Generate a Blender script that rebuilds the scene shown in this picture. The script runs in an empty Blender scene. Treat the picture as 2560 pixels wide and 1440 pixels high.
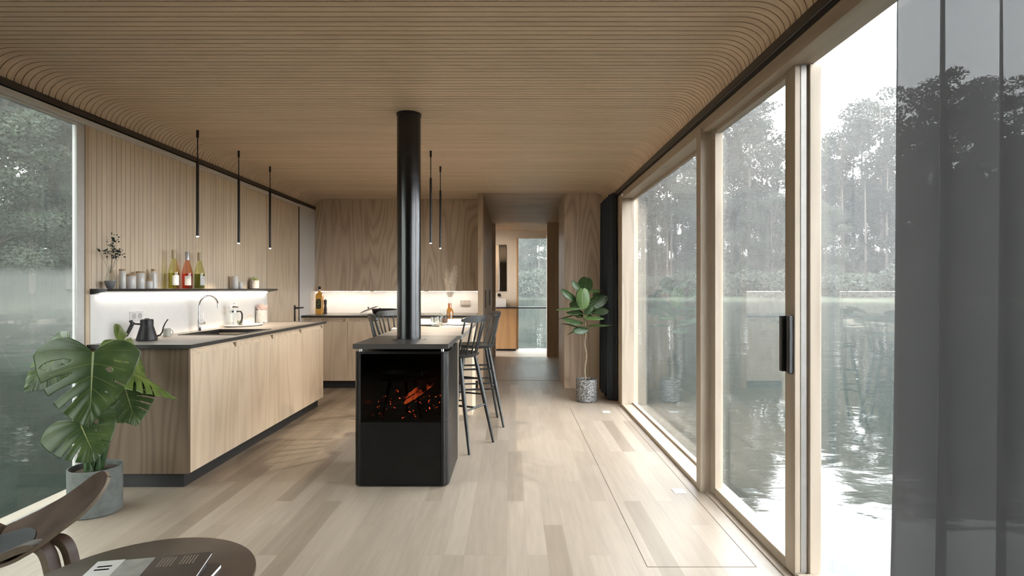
import bpy, math, random
from mathutils import Vector, Matrix
PI = math.pi
sc = bpy.context.scene
COL = sc.collection

# ------------------------------------------------------------------ camera, sky, exposure
F, CX, CY, EYE = 1422.0, 1281.0, 722.0, 1.27          # focal length and principal point in photo pixels, eye height
cam_d = bpy.data.cameras.new('camera'); cam = bpy.data.objects.new('camera', cam_d); COL.objects.link(cam)
cam_d.sensor_width = 36; cam_d.lens = 36 * F / 2560
cam_d.shift_x = (1280 - CX) / 2560; cam_d.shift_y = (CY - 720) / 2560
cam_d.clip_start = .05; cam_d.clip_end = 2000
cam.location = (0, 0, EYE); cam.rotation_euler = (PI / 2, 0, 0)
sc.camera = cam

world = bpy.data.worlds.new('sky'); sc.world = world; world.use_nodes = True
wn = world.node_tree.nodes; wl = world.node_tree.links
bg = wn['Background']; bg.inputs['Strength'].default_value = 6.6
tc = wn.new('ShaderNodeTexCoord'); sep = wn.new('ShaderNodeSeparateXYZ'); ramp = wn.new('ShaderNodeValToRGB')
wl.new(tc.outputs['Generated'], sep.inputs[0]); wl.new(sep.outputs['Z'], ramp.inputs[0]); wl.new(ramp.outputs[0], bg.inputs[0])
ramp.color_ramp.elements[0].position = .0; ramp.color_ramp.elements[0].color = (.98, .985, 1, 1)
ramp.color_ramp.elements[1].position = .8; ramp.color_ramp.elements[1].color = (.92, .95, 1, 1)

def portal(name, loc, rot, sx, sy):
    l = bpy.data.lights.new(name, 'AREA'); l.shape = 'RECTANGLE'; l.size = sx; l.size_y = sy; l.cycles.is_portal = True
    o = bpy.data.objects.new(name, l); o.location = loc; o.rotation_euler = rot; COL.objects.link(o)
portal('portal_right', (1.42, 3.2, 1.2), (0, PI / 2, 0), 2.5, 6.2)
portal('portal_left', (-2.80, 1.4, 1.2), (0, -PI / 2, 0), 2.5, 4.4)

sc.view_settings.view_transform = 'Standard'; sc.view_settings.look = 'None'
sc.view_settings.gamma = 1; sc.view_settings.use_curve_mapping = False
sc.view_settings.exposure = 0.8
sc.cycles.max_bounces = 8; sc.cycles.diffuse_bounces = 4; sc.cycles.glossy_bounces = 4
sc.cycles.transmission_bounces = 8; sc.cycles.transparent_max_bounces = 16; sc.cycles.volume_bounces = 1
sc.cycles.sample_clamp_indirect = 20; sc.cycles.caustics_reflective = False; sc.cycles.caustics_refractive = False

# ------------------------------------------------------------------ helpers
def P(px, py, Y): return Vector(((px - CX) / F * Y, Y, EYE - (py - CY) / F * Y))
def UX(px, Y): return (px - CX) / F * Y
def ZY(py, Y): return EYE - (py - CY) / F * Y
def mix(a, b, t): return a + (b - a) * t

class MB:
    def __init__(s): s.v = []; s.f = []; s.m = []
    def add(s, vs, fs, mi=0):
        o = len(s.v); s.v += [tuple(v) for v in vs]; s.f += [tuple(i + o for i in f) for f in fs]; s.m += [mi] * len(fs)
    def box(s, x0, x1, y0, y1, z0, z1, mi=0):
        s.add([(x0,y0,z0),(x1,y0,z0),(x1,y1,z0),(x0,y1,z0),(x0,y0,z1),(x1,y0,z1),(x1,y1,z1),(x0,y1,z1)],
              [(0,3,2,1),(4,5,6,7),(0,1,5,4),(1,2,6,5),(2,3,7,6),(3,0,4,7)], mi); return s
    def prism(s, pts, d, mi=0):
        n = len(pts); d = Vector(d); a = [Vector(p) for p in pts]; b = [p + d for p in a]
        s.add(a + b, [tuple(range(n))[::-1], tuple(range(n, 2*n))] + [(i, (i+1) % n, n + (i+1) % n, n + i) for i in range(n)], mi); return s
    def lathe(s, prof, n=24, c=(0,0,0), M=None, mi=0, sx=1, sy=1):
        vs = []; fs = []; c = Vector(c); k = len(prof)
        for r, z in prof:
            for i in range(n):
                a = 2*PI*i/n; p = Vector((r*math.cos(a)*sx, r*math.sin(a)*sy, z))
                vs.append((M @ p if M else p) + c)
        for j in range(k-1):
            for i in range(n):
                fs.append((j*n+i, j*n+(i+1)%n, (j+1)*n+(i+1)%n, (j+1)*n+i))
        if prof[0][0] > 1e-6: fs.append(tuple(range(n))[::-1])
        if prof[-1][0] > 1e-6: fs.append(tuple((k-1)*n+i for i in range(n)))
        s.add(vs, fs, mi); return s
    def tube(s, pts, r, n=10, mi=0, sq=None):
        pts = [Vector(p) for p in pts]; k = len(pts); vs = []; fs = []
        rr = r if isinstance(r, (list, tuple)) else [r]*k
        up = None
        for j, p in enumerate(pts):
            t = (pts[min(j+1,k-1)] - pts[max(j-1,0)]).normalized()
            if up is None:
                up = Vector((0,0,1)) if abs(t.z) < .9 else Vector((1,0,0))
            e1 = (up - t*up.dot(t)).normalized(); e2 = t.cross(e1); up = e1
            for i in range(n):
                a = 2*PI*i/n
                vs.append(p + (e1*math.cos(a) + e2*math.sin(a))*rr[j])
        for j in range(k-1):
            for i in range(n): fs.append((j*n+i, j*n+(i+1)%n, (j+1)*n+(i+1)%n, (j+1)*n+i))
        fs.append(tuple(range(n))[::-1]); fs.append(tuple((k-1)*n+i for i in range(n)))
        s.add(vs, fs, mi); return s
    def strip(s, pts, w, t, mi=0):
        """a flat bar swept along pts: w = half-width vector, t = thickness; the bar is thick along the curve's normal"""
        pts = [Vector(p) for p in pts]; w = Vector(w); k = len(pts); vs = []; fs = []
        for j, p in enumerate(pts):
            d = (pts[min(j+1,k-1)] - pts[max(j-1,0)]).normalized(); nrm = d.cross(w).normalized() * t/2
            vs += [p-w-nrm, p+w-nrm, p+w+nrm, p-w+nrm]
        for j in range(k-1):
            for i in range(4): fs.append((j*4+i, j*4+(i+1)%4, (j+1)*4+(i+1)%4, (j+1)*4+i))
        fs.append((3,2,1,0)); fs.append(tuple((k-1)*4+i for i in range(4)))
        s.add(vs, fs, mi); return s
    def grid(s, rows, mi=0, skip=None):
        h = len(rows); w = len(rows[0]); vs = [p for r in rows for p in r]
        s.add(vs, [(j*w+i, j*w+i+1, (j+1)*w+i+1, (j+1)*w+i) for j in range(h-1) for i in range(w-1) if not (skip and skip(j,i))], mi); return s
    def build(s, name, mats, parent=None, smooth=35, bevel=0, solid=0, loc=None):
        me = bpy.data.meshes.new(name); me.from_pydata([tuple(v) for v in s.v], [], s.f); me.validate()
        for m in (mats if isinstance(mats, (list, tuple)) else [mats]): me.materials.append(m)
        if len(me.polygons) == len(s.m): me.polygons.foreach_set('material_index', s.m)
        if smooth:
            me.polygons.foreach_set('use_smooth', [True]*len(me.polygons)); me.set_sharp_from_angle(angle=math.radians(smooth))
        me.update()
        o = bpy.data.objects.new(name, me); COL.objects.link(o)
        if parent: o.parent = parent
        if loc: o.location = loc
        if solid:
            md = o.modifiers.new('solid', 'SOLIDIFY'); md.thickness = solid; md.offset = 0
        if bevel:
            md = o.modifiers.new('bevel', 'BEVEL'); md.width = bevel; md.segments = 2; md.limit_method = 'ANGLE'; md.angle_limit = math.radians(40)
        return o
def B(*a): return MB().box(*a)
def tag(o, label, cat, group=None, kind=None):
    o['label'] = label; o['category'] = cat
    if group: o['group'] = group
    if kind: o['kind'] = kind
    return o
def thing(name, label, cat, loc=(0,0,0), rz=0, group=None):
    o = bpy.data.objects.new(name, None); COL.objects.link(o); o.location = loc; o.rotation_euler = (0,0,rz); o.empty_display_size = .1
    return tag(o, label, cat, group)
def struct(o, label=None):
    o['kind'] = 'structure'
    if label: o['label'] = label; o['category'] = 'room'
    return o
def copy_tree(o, parent=None):
    c = o.copy(); COL.objects.link(c)
    if parent: c.parent = parent
    for ch in list(o.children): copy_tree(ch, c)
    return c

# ------------------------------------------------------------------ materials
def srgb(r, g, b):
    f = lambda c: (c/255/12.92) if c/255 <= .04045 else ((c/255+.055)/1.055)**2.4
    return (f(r), f(g), f(b), 1)
def newmat(name):
    m = bpy.data.materials.new(name); m.use_nodes = True
    return m, m.node_tree.nodes, m.node_tree.links, m.node_tree.nodes['Principled BSDF']
def plain(name, col, rough=.5, metal=0, noise=0, nscale=20, bump=0, spec=.5, emit=None, estr=0, coat=0):
    m, n, l, b = newmat(name); c = col if len(col) == 4 else (*col, 1)
    b.inputs['Base Color'].default_value = c; b.inputs['Roughness'].default_value = rough; b.inputs['Metallic'].default_value = metal
    b.inputs['Specular IOR Level'].default_value = spec; b.inputs['Coat Weight'].default_value = coat
    if noise or bump:
        t = n.new('ShaderNodeTexCoord'); nz = n.new('ShaderNodeTexNoise'); nz.inputs['Scale'].default_value = nscale; nz.inputs['Detail'].default_value = 5
        l.new(t.outputs['Object'], nz.inputs['Vector'])
        if noise:
            r = n.new('ShaderNodeValToRGB'); l.new(nz.outputs[0], r.inputs[0]); l.new(r.outputs[0], b.inputs['Base Color'])
            r.color_ramp.elements[0].position = .3; r.color_ramp.elements[1].position = .72
            r.color_ramp.elements[0].color = tuple(x*(1-noise) for x in c[:3]) + (1,); r.color_ramp.elements[1].color = tuple(min(1, x*(1+noise)) for x in c[:3]) + (1,)
        if bump:
            bp = n.new('ShaderNodeBump'); bp.inputs['Strength'].default_value = bump; bp.inputs['Distance'].default_value = .01
            l.new(nz.outputs[0], bp.inputs['Height']); l.new(bp.outputs[0], b.inputs['Normal'])
    if emit:
        b.inputs['Emission Color'].default_value = emit; b.inputs['Emission Strength'].default_value = estr
    return m
def wood(name, light, dark, axis='z', scale=1.0, ring=9, rough=.5, fibre=.45, contrast=1.0, seed=0, board=None, spec=.35):
    """oak with fine fibres and cathedral rings running along axis; board = (axis letter, pitch) tints each board on its own"""
    m, n, l, b = newmat(name); b.inputs['Roughness'].default_value = rough; b.inputs['Specular IOR Level'].default_value = spec
    t = n.new('ShaderNodeTexCoord'); mp = n.new('ShaderNodeMapping'); l.new(t.outputs['Object'], mp.inputs['Vector'])
    oi = n.new('ShaderNodeObjectInfo'); ad = n.new('ShaderNodeVectorMath'); ad.operation = 'SCALE'; ad.inputs[0].default_value = (7.3, 3.1, 5.7)
    l.new(oi.outputs['Random'], ad.inputs['Scale']); l.new(ad.outputs[0], mp.inputs['Location'])
    a, c = 3.2*scale, .42*scale
    mp.inputs['Scale'].default_value = {'x': (c,a,a), 'y': (a,c,a), 'z': (a,a,c)}[axis]
    vec = mp.outputs[0]
    if board:
        sp = n.new('ShaderNodeSeparateXYZ'); l.new(t.outputs['Object'], sp.inputs[0])
        dv = n.new('ShaderNodeMath'); dv.operation = 'DIVIDE'; dv.inputs[1].default_value = board[1]; l.new(sp.outputs[board[0].upper()], dv.inputs[0])
        fl = n.new('ShaderNodeMath'); fl.operation = 'FLOOR'; l.new(dv.outputs[0], fl.inputs[0])
        wh = n.new('ShaderNodeTexWhiteNoise'); wh.noise_dimensions = '1D'; l.new(fl.outputs[0], wh.inputs['W'])
        sv = n.new('ShaderNodeVectorMath'); sv.operation = 'SCALE'; sv.inputs['Scale'].default_value = 9; l.new(wh.outputs['Color'], sv.inputs[0])
        av = n.new('ShaderNodeVectorMath'); av.operation = 'ADD'; l.new(vec, av.inputs[0]); l.new(sv.outputs[0], av.inputs[1]); vec = av.outputs[0]
    n1 = n.new('ShaderNodeTexNoise'); n1.inputs['Scale'].default_value = 1.0; n1.inputs['Detail'].default_value = 2; l.new(vec, n1.inputs['Vector'])
    mu = n.new('ShaderNodeMath'); mu.operation = 'MULTIPLY'; mu.inputs[1].default_value = ring*2*PI; l.new(n1.outputs[0], mu.inputs[0])
    si = n.new('ShaderNodeMath'); si.operation = 'SINE'; l.new(mu.outputs[0], si.inputs[0])
    mr = n.new('ShaderNodeMapRange'); mr.inputs[1].default_value = -1; mr.inputs[2].default_value = 1; l.new(si.outputs[0], mr.inputs[0])
    pw = n.new('ShaderNodeMath'); pw.operation = 'POWER'; pw.inputs[1].default_value = .5; l.new(mr.outputs[0], pw.inputs[0]); mr = pw
    n2 = n.new('ShaderNodeTexNoise'); n2.inputs['Scale'].default_value = 1; n2.inputs['Detail'].default_value = 6; n2.inputs['Roughness'].default_value = .7
    m2 = n.new('ShaderNodeVectorMath'); m2.operation = 'MULTIPLY'; f2 = 34
    m2.inputs[1].default_value = {'x': (4,f2,f2), 'y': (f2,4,f2), 'z': (f2,f2,4)}[axis]; l.new(vec, m2.inputs[0]); l.new(m2.outputs[0], n2.inputs['Vector'])
    mx = n.new('ShaderNodeMix'); mx.data_type = 'FLOAT'; mx.inputs[0].default_value = fibre; l.new(mr.outputs[0], mx.inputs[2]); l.new(n2.outputs[0], mx.inputs[3])
    cr = n.new('ShaderNodeValToRGB'); l.new(mx.outputs[0], cr.inputs[0])
    e = cr.color_ramp.elements; e[0].position = .5-.35/contrast; e[1].position = .5+.35/contrast; e[0].color = dark; e[1].color = light
    out = cr.outputs[0]
    if board:
        hv = n.new('ShaderNodeMix'); hv.data_type = 'RGBA'; hv.blend_type = 'MULTIPLY'; hv.inputs[0].default_value = 1
        mr2 = n.new('ShaderNodeMapRange'); mr2.inputs[3].default_value = .92; mr2.inputs[4].default_value = 1.03; l.new(wh.outputs['Value'], mr2.inputs[0])
        l.new(out, hv.inputs[6]); l.new(mr2.outputs[0], hv.inputs[7]); out = hv.outputs[2]
    l.new(out, b.inputs['Base Color'])
    bp = n.new('ShaderNodeBump'); bp.inputs['Strength'].default_value = .12; bp.inputs['Distance'].default_value = .002
    l.new(n2.outputs[0], bp.inputs['Height']); l.new(bp.outputs[0], b.inputs['Normal'])
    return m
def planks(name):
    m, n, l, b = newmat(name); b.inputs['Roughness'].default_value = .34; b.inputs['Specular IOR Level'].default_value = .4
    def M(op, a, bb=None):
        k = n.new('ShaderNodeMath'); k.operation = op
        for i, q in enumerate((a, bb)):
            if q is None: continue
            if isinstance(q, (int, float)): k.inputs[i].default_value = q
            else: l.new(q, k.inputs[i])
        return k.outputs[0]
    t = n.new('ShaderNodeTexCoord'); sp = n.new('ShaderNodeSeparateXYZ'); l.new(t.outputs['Object'], sp.inputs[0])
    u = M('DIVIDE', M('ADD', sp.outputs['X'], .03), .099); row = M('FLOOR', u)
    w1 = n.new('ShaderNodeTexWhiteNoise'); w1.noise_dimensions = '1D'; l.new(row, w1.inputs['W'])
    off = M('DIVIDE', M('FLOOR', M('MULTIPLY', w1.outputs['Value'], 3)), 3)
    v = M('ADD', M('DIVIDE', M('SUBTRACT', sp.outputs['Y'], 2.712), 1.035), off); idx = M('FLOOR', v)
    cb = n.new('ShaderNodeCombineXYZ'); l.new(row, cb.inputs[0]); l.new(idx, cb.inputs[1])
    w2 = n.new('ShaderNodeTexWhiteNoise'); w2.noise_dimensions = '2D'; l.new(cb.outputs[0], w2.inputs['Vector'])
    ad = n.new('ShaderNodeVectorMath'); ad.operation = 'ADD'; sv = n.new('ShaderNodeVectorMath'); sv.operation = 'SCALE'; sv.inputs['Scale'].default_value = 11
    l.new(w2.outputs['Color'], sv.inputs[0]); mp = n.new('ShaderNodeMapping'); mp.inputs['Scale'].default_value = (38, 3.2, 10)
    l.new(t.outputs['Object'], mp.inputs['Vector']); l.new(mp.outputs[0], ad.inputs[0]); l.new(sv.outputs[0], ad.inputs[1])
    n2 = n.new('ShaderNodeTexNoise'); n2.inputs['Scale'].default_value = 1; n2.inputs['Detail'].default_value = 6; l.new(ad.outputs[0], n2.inputs['Vector'])
    cr = n.new('ShaderNodeValToRGB'); l.new(w2.outputs['Value'], cr.inputs[0])
    e = cr.color_ramp.elements; e[0].position = 0; e[1].position = 1; e[0].color = FLOOR_D; e[1].color = FLOOR_L
    k = e.new(.22); k.color = tuple(mix(FLOOR_D[i], FLOOR_L[i], .55) for i in range(3)) + (1,)
    hv = n.new('ShaderNodeMix'); hv.data_type = 'RGBA'; hv.blend_type = 'MULTIPLY'; hv.inputs[0].default_value = 1
    mr = n.new('ShaderNodeMapRange'); mr.inputs[1].default_value = .25; mr.inputs[2].default_value = .75; mr.inputs[3].default_value = .88; mr.inputs[4].default_value = 1.06
    l.new(n2.outputs[0], mr.inputs[0]); l.new(cr.outputs[0], hv.inputs[6]); l.new(mr.outputs[0], hv.inputs[7])
    fu = M('FRACT', u); fv = M('FRACT', v)
    edge = M('MAXIMUM', M('MAXIMUM', M('LESS_THAN', fu, .008), M('GREATER_THAN', fu, .992)), M('LESS_THAN', fv, .0015))
    ge = n.new('ShaderNodeMix'); ge.data_type = 'RGBA'; l.new(M('MULTIPLY', edge, .35), ge.inputs[0]); l.new(hv.outputs[2], ge.inputs[6]); ge.inputs[7].default_value = (.12,.08,.05,1)
    l.new(ge.outputs[2], b.inputs['Base Color'])
    bp = n.new('ShaderNodeBump'); bp.inputs['Strength'].default_value = .06; bp.inputs['Distance'].default_value = .002; l.new(n2.outputs[0], bp.inputs['Height']); l.new(bp.outputs[0], b.inputs['Normal'])
    return m
def thin_glass(name, tint=(1,1,1), f0=.04, refl=1.0, rough=0.0, clear=1.0):
    """a thin pane: tinted transparency plus a Fresnel reflection"""
    m, n, l, b = newmat(name); n.remove(b); out = n['Material Output']
    tr = n.new('ShaderNodeBsdfTransparent'); tr.inputs[0].default_value = (tint[0]*clear, tint[1]*clear, tint[2]*clear, 1)
    gl = n.new('ShaderNodeBsdfGlossy'); gl.inputs['Roughness'].default_value = rough; gl.inputs['Color'].default_value = (refl, refl, refl, 1)
    lw = n.new('ShaderNodeLayerWeight'); lw.inputs['Blend'].default_value = .5
    pw = n.new('ShaderNodeMath'); pw.operation = 'POWER'; pw.inputs[1].default_value = 5; l.new(lw.outputs['Facing'], pw.inputs[0])
    mr = n.new('ShaderNodeMapRange'); mr.inputs[3].default_value = f0; mr.inputs[4].default_value = 1; l.new(pw.outputs[0], mr.inputs[0])
    mx = n.new('ShaderNodeMixShader'); l.new(mr.outputs[0], mx.inputs[0]); l.new(tr.outputs[0], mx.inputs[1]); l.new(gl.outputs[0], mx.inputs[2])
    l.new(mx.outputs[0], out.inputs['Surface'])
    return m

FLOOR_L, FLOOR_D = (.375,.314,.249,1), (.245,.196,.148,1)
M_floor = planks('oak_plank_floor')
M_ceil = wood('ceiling_oak', (.78,.615,.455,1), (.62,.475,.34,1), 'x', 1.6, ring=3, rough=.5, board=('y', .046), fibre=.75)
M_ceil2 = wood('smooth_ceiling_oak', (.50,.37,.26,1), (.38,.27,.18,1), 'x', 1.0, ring=5, rough=.5)
M_slat = wood('slat_oak', (.88,.75,.60,1), (.74,.61,.46,1), 'z', 1.0, ring=5, rough=.5, board=('y', .046), fibre=.6)
M_panel = wood('panel_oak', (.66,.54,.41,1), (.36,.275,.20,1), 'z', .8, ring=17, rough=.5, contrast=.75, fibre=.5)
M_slat2 = wood('corridor_oak', (.70,.58,.45,1), (.54,.43,.32,1), 'z', .8, ring=7, rough=.5)
M_front = wood('cabinet_front_oak', (.74,.605,.455,1), (.55,.43,.31,1), 'z', .8, ring=12, rough=.5, contrast=.8, fibre=.55)
M_end = wood('dark_end_oak', (.19,.137,.095,1), (.095,.064,.042,1), 'z', .8, ring=17, rough=.5, contrast=.75, fibre=.5)  # oak darkened so the end panel's shade is part of its colour
M_frame = wood('window_frame_oak', (.47,.395,.315,1), (.375,.31,.24,1), 'z', 1.4, ring=5, rough=.5)
M_frame_y = wood('window_rail_oak', (.47,.395,.315,1), (.375,.31,.24,1), 'y', 1.4, ring=5, rough=.5)
M_vanity = wood('honey_oak', (.55,.33,.16,1), (.42,.24,.11,1), 'z', .8, ring=6, rough=.45)
M_black = plain('black_metal', (.012,.012,.013), .38, .0, noise=.15, nscale=60)
M_track = plain('dark_bronze_track', (.045,.036,.03), .4)
M_gap = plain('shadow_gap_black', (.008,.008,.008), .6)
M_alu = plain('brushed_aluminium', (.30,.285,.27), .5, .5, noise=.05, nscale=30)
M_alu2 = plain('pale_aluminium', (.70,.69,.68), .5, .3, noise=.04, nscale=30)
M_plinth = plain('black_plinth', (.02,.02,.021), .55, noise=.1)
M_top = plain('grey_laminate_top', (.30,.28,.258), .42, noise=.08, nscale=160)
M_slab = plain('stove_slab', (.05,.046,.042), .36, noise=.1, nscale=120)
M_stove = plain('stove_steel', (.0095,.009,.009), .32, .55, noise=.15, nscale=8)
M_pipe = plain('flue_steel', (.055,.055,.057), .21, .9)
M_white = plain('white_backsplash', (.84,.83,.81), .45, noise=.02)
M_plaster = plain('white_plaster', (.70,.68,.66), .7, noise=.03, nscale=60)
M_cream = plain('cream_plaster', (.76,.69,.61), .7, noise=.03)
M_tile = plain('pale_tile', (.72,.66,.58), .35, noise=.04, nscale=3)
M_led = plain('led_strip', (1,1,1), .5, emit=(1,.94,.85,1), estr=9)
M_led2 = plain('led_strip_back', (1,1,1), .5, emit=(1,.92,.80,1), estr=28)
M_tip = plain('lamp_tip', (1,1,1), .5, emit=(1,.95,.86,1), estr=12)
M_chrome = plain('chrome', (.75,.75,.76), .08, 1)
M_ceramic = plain('white_ceramic', (.78,.77,.76), .22, noise=.02, nscale=15)
M_cork = plain('pale_wood_lid', (.52,.36,.22), .6, noise=.15, nscale=60)
M_stool = plain('black_painted_wood', (.012,.0135,.0145), .38, noise=.12, nscale=40)
M_soil = plain('soil', (.06,.04,.027), .95, noise=.5, nscale=160, bump=.8)
M_concrete = plain('grey_green_concrete', (.115,.125,.118), .78, noise=.22, nscale=18, bump=.15)
M_concrete2 = plain('pale_concrete', (.46,.45,.44), .8, noise=.14, nscale=40, bump=.15)
M_paper = plain('white_paper', (.78,.78,.77), .6)
M_wglass = thin_glass('window_glass', (.97,.985,.98), f0=.05)
M_wglass_l = thin_glass('left_window_glass', (.93,.97,.95), f0=.06)
M_tint = thin_glass('tinted_left_glass', (.68,.70,.67), f0=.05)
M_clear = thin_glass('clear_glass', (.93,.95,.94), f0=.05)

# ------------------------------------------------------------------ room shell
H, XL, XR = 2.49, -2.68, 1.18            # ceiling height, left and right wall planes
YB, YP, YE = -2.6, 7.25, 12.0            # wall behind the camera, partition fronts, end wall of the washroom
struct(B(XL-.15, XR+.20, YB-.1, 10.62, -.12, 0).build('floor', M_floor, smooth=0))
struct(B(-1.6, XR+.20, 10.62, YE+.1, -.12, 0.0).build('floor', M_tile, smooth=0))

# slatted ceiling, curved down into both long walls
prof = []
N = 9
for i in range(N+1):
    a = PI/2*i/N; prof.append((XR-.15+.15*math.cos(a), 2.38+(H-2.38)*math.sin(a), math.cos(a), math.sin(a)))
for i in range(N+1):
    a = PI/2*(1-i/N); prof.append((XL+.15-.15*math.cos(a), 2.38+(H-2.38)*math.sin(a), -math.cos(a), math.sin(a)))
rows = []; y = YB; pitch = .046; g = .0030
while y < YP - .001:
    y1 = min(y+pitch, YP)
    for yy, d in ((y+g, .02), (y+g, 0), (y1-g, 0), (y1-g, .02)):
        rows.append([(px+nx*d, yy, pz+nz*d) for px, pz, nx, nz in prof])
    y = y1
struct(MB().grid(rows).build('ceiling', M_ceil, smooth=20))
rows = []; y = YP; pk = [(-.442, H, 0, 1)] + [p for p in prof if p[0] < -.45]
while y < 7.729:
    y1 = min(y+pitch, 7.729)
    for yy, d in ((y+g, .02), (y+g, 0), (y1-g, 0), (y1-g, .02)): rows.append([(px+nx*d, yy, pz+nz*d) for px, pz, nx, nz in pk])
    y = y1
struct(MB().grid(rows).build('ceiling', M_ceil, smooth=20))
struct(B(XL-.15, XR+.2, YB-.1, YP+.0, H+.02, H+.12).build('ceiling', M_ceil2, smooth=0))
struct(B(-.442, XR+.2, YP+.001, YE+.1, H, H+.12).build('ceiling', M_ceil2, smooth=0))
struct(B(XL-.15, -.442, 7.73, YE+.1, H, H+.12).build('ceiling', M_ceil2, smooth=0))
struct(B(XL-.15, -.442, YP, 7.73, H+.025, H+.12).build('ceiling', M_ceil2, smooth=0))

# left wall: slats, then a flush door leaf and a white end piece
mb = MB(); y = 3.575
while y < 6.2-.001:
    y1 = min(y+pitch, 6.2)
    mb.box(XL-.03, XL, y+.0017, y1-.0017, 0, 2.30); y = y1
mb.box(XL-.05, XL-.020, 3.575, 6.2, 0, 2.30)
struct(mb.build('wall_left', M_slat, smooth=0))
struct(B(XL-.072, XL-.05, 3.575, 8.2, 0, H+.05).build('wall_left', M_plaster, smooth=0))
struct(B(XL-.05, XL-.002, 7.15, 8.05, 0, 2.34).build('wall_left', M_plaster, smooth=0))
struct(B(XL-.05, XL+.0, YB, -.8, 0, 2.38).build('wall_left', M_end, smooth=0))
struct(B(XL-.15, XL, YB-.1, YE, 2.345, H+.02).build('wall_left', M_gap, smooth=0))
d1 = struct(B(XL-.05, XL, 6.206, 7.125, .004, 2.30).build('door_1', M_front, smooth=0))
hb = MB().box(XL, XL+.008, 6.975, 7.015, .83, 1.07)
hb.tube([(XL+.005, 6.995, 1.035), (XL+.05, 6.995, 1.035)], .010).tube([(XL+.05, 6.99, 1.035), (XL+.052, 7.14, 1.035)], .0105)
hb.build('door_handle', M_black, d1)
B(XL-.05, XL+.004, 7.126, 7.15, 0, 2.30).build('door_edge', M_gap, d1, smooth=0)
struct(B(XL-.01, XL+.006, YB, 8.05, 2.345, 2.383).build('trim_1', M_track, smooth=0, bevel=.002))
struct(B(XL-.02, XL-.003, YB, 8.05, 2.333, 2.345).build('trim_2', M_gap, smooth=0))
struct(B(XL-.03, XL+.012, YB, 7.13, 2.298, 2.333).build('trim_3', M_alu2, smooth=0, bevel=.004))

# left window
w = struct(B(XL-.014, XL-.006, -.76, 3.50,   .02, 2.298).build('window_1', M_tint, smooth=0))
fr = MB().box(XL-.03, XL-.002, 3.5, 3.575, 0, 2.298).box(XL-.05, XL+.0, -.8, -.76, 0, 2.298).box(XL-.03, XL, -.76, 3.5, 2.282, 2.298)
fr.build('window_frame', M_alu2, w, smooth=0, bevel=.003)
B(XL-.02, XL-.0, -.76, 3.5, 0.0, .018).build('window_sill', M_alu, w, smooth=0, bevel=.003)
struct(B(XL-.004, XL+.005, 3.565, 3.60, .0, 2.298).build('trim_4', M_front, smooth=0))

# wall behind the camera, outer walls further on
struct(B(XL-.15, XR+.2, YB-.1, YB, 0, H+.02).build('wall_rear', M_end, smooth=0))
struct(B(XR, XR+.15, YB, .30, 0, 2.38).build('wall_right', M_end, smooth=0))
struct(B(XR+.02, XR+.2, 6.25, YE+.1, 0, 2.4).build('wall_right', M_panel, smooth=0))
struct(B(XR+.0, XR+.2, YB-.1, YE, 2.383, H+.02).build('wall_right', M_gap, smooth=0))

# right side: dark curtain track, wooden head, fixed pane, post, sliding door
struct(B(XR-.004, XR+.01, YB, YP, 2.345, 2.383).build('trim_5', M_track, smooth=0, bevel=.002))
struct(B(XR+.004, XR+.016, YB, YP, 2.341, 2.3455).build('trim_6', M_alu, smooth=0))
struct(B(XR+.006, XR+.03, YB, YP, 2.318, 2.341).build('trim_7', M_gap, smooth=0))
struct(B(XR+.01, XR+.135, .30, 6.14, 2.25, 2.318).build('trim_8', M_frame_y, smooth=0, bevel=.003))
struct(B(XR-.005, XR+.09, 3.555, 3.635, 0, 2.27).build('trim_9', M_frame, smooth=0, bevel=.003))       # post between pane and door
w2 = struct(B(1.312, 1.320, 3.60, 6.13, .02, 2.26).build('window_2', M_wglass, smooth=0))
MB().box(XR, XR+.135, 6.13, 6.20, 0, 2.27).build('window_frame', M_frame, w2, smooth=0, bevel=.003)
MB().box(XR, XR+.15, 3.60, 6.13, 0, .028).box(XR+.115, XR+.15, 3.60, 6.13, .028, .045).build('window_sill', M_frame_y, w2, smooth=0, bevel=.003)
MB().box(XR+.115, XR+.14, 3.60, 6.13, 2.225, 2.25).build('window_bead', M_frame_y, w2, smooth=0)
# sliding leaf with its pull handle
d2 = struct(B(1.268, 1.276, 2.57, 3.50, .04, 2.235).build('door_2', M_wglass, smooth=0))
MB().box(1.236, 1.285, 2.49, 2.58, .01, 2.25).build('door_stile', M_frame, d2, smooth=0, bevel=.003)
MB().box(1.236, 1.285, 3.47, 3.545, .01, 2.25).build('door_stile', M_frame, d2, smooth=0, bevel=.003)
MB().box(1.236, 1.285, 2.58, 3.47, .005, .055).build('door_rail', M_frame_y, d2, smooth=0, bevel=.003)
MB().box(1.240, 1.285, 2.58, 3.47, 2.225, 2.25).build('door_rail', M_frame_y, d2, smooth=0, bevel=.003)
MB().box(1.262, 1.286, 2.487, 2.493, .03, 2.25).build('door_seal', M_alu, d2, smooth=0)
hh = MB().box(1.205, 1.236, 2.545, 2.572, .90, 1.15).box(1.215, 1.236, 2.50, 2.525, .895, 1.152)
hh.build('door_handle', M_black, d2, smooth=0, bevel=.004)
# outer fixed leaf toward the camera
w3 = struct(B(1.335, 1.343, .36, 2.50, .04, 2.235).build('window_3', M_wglass, smooth=0))
MB().box(1.295, 1.345, 2.475, 2.535, .0, 2.25).build('window_stile', M_frame, w3, smooth=0, bevel=.003)
MB().box(1.295, 1.345, .30, .37, .0, 2.25).build('window_stile', M_frame, w3, smooth=0, bevel=.003)
MB().box(1.236, 1.345, .37, 2.475, 0, .03).build('window_sill', M_frame_y, w3, smooth=0, bevel=.003)
struct(B(1.2, 1.236, .3, 3.545, -.02, .006).build('trim_10', M_frame_y, smooth=0))
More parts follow.
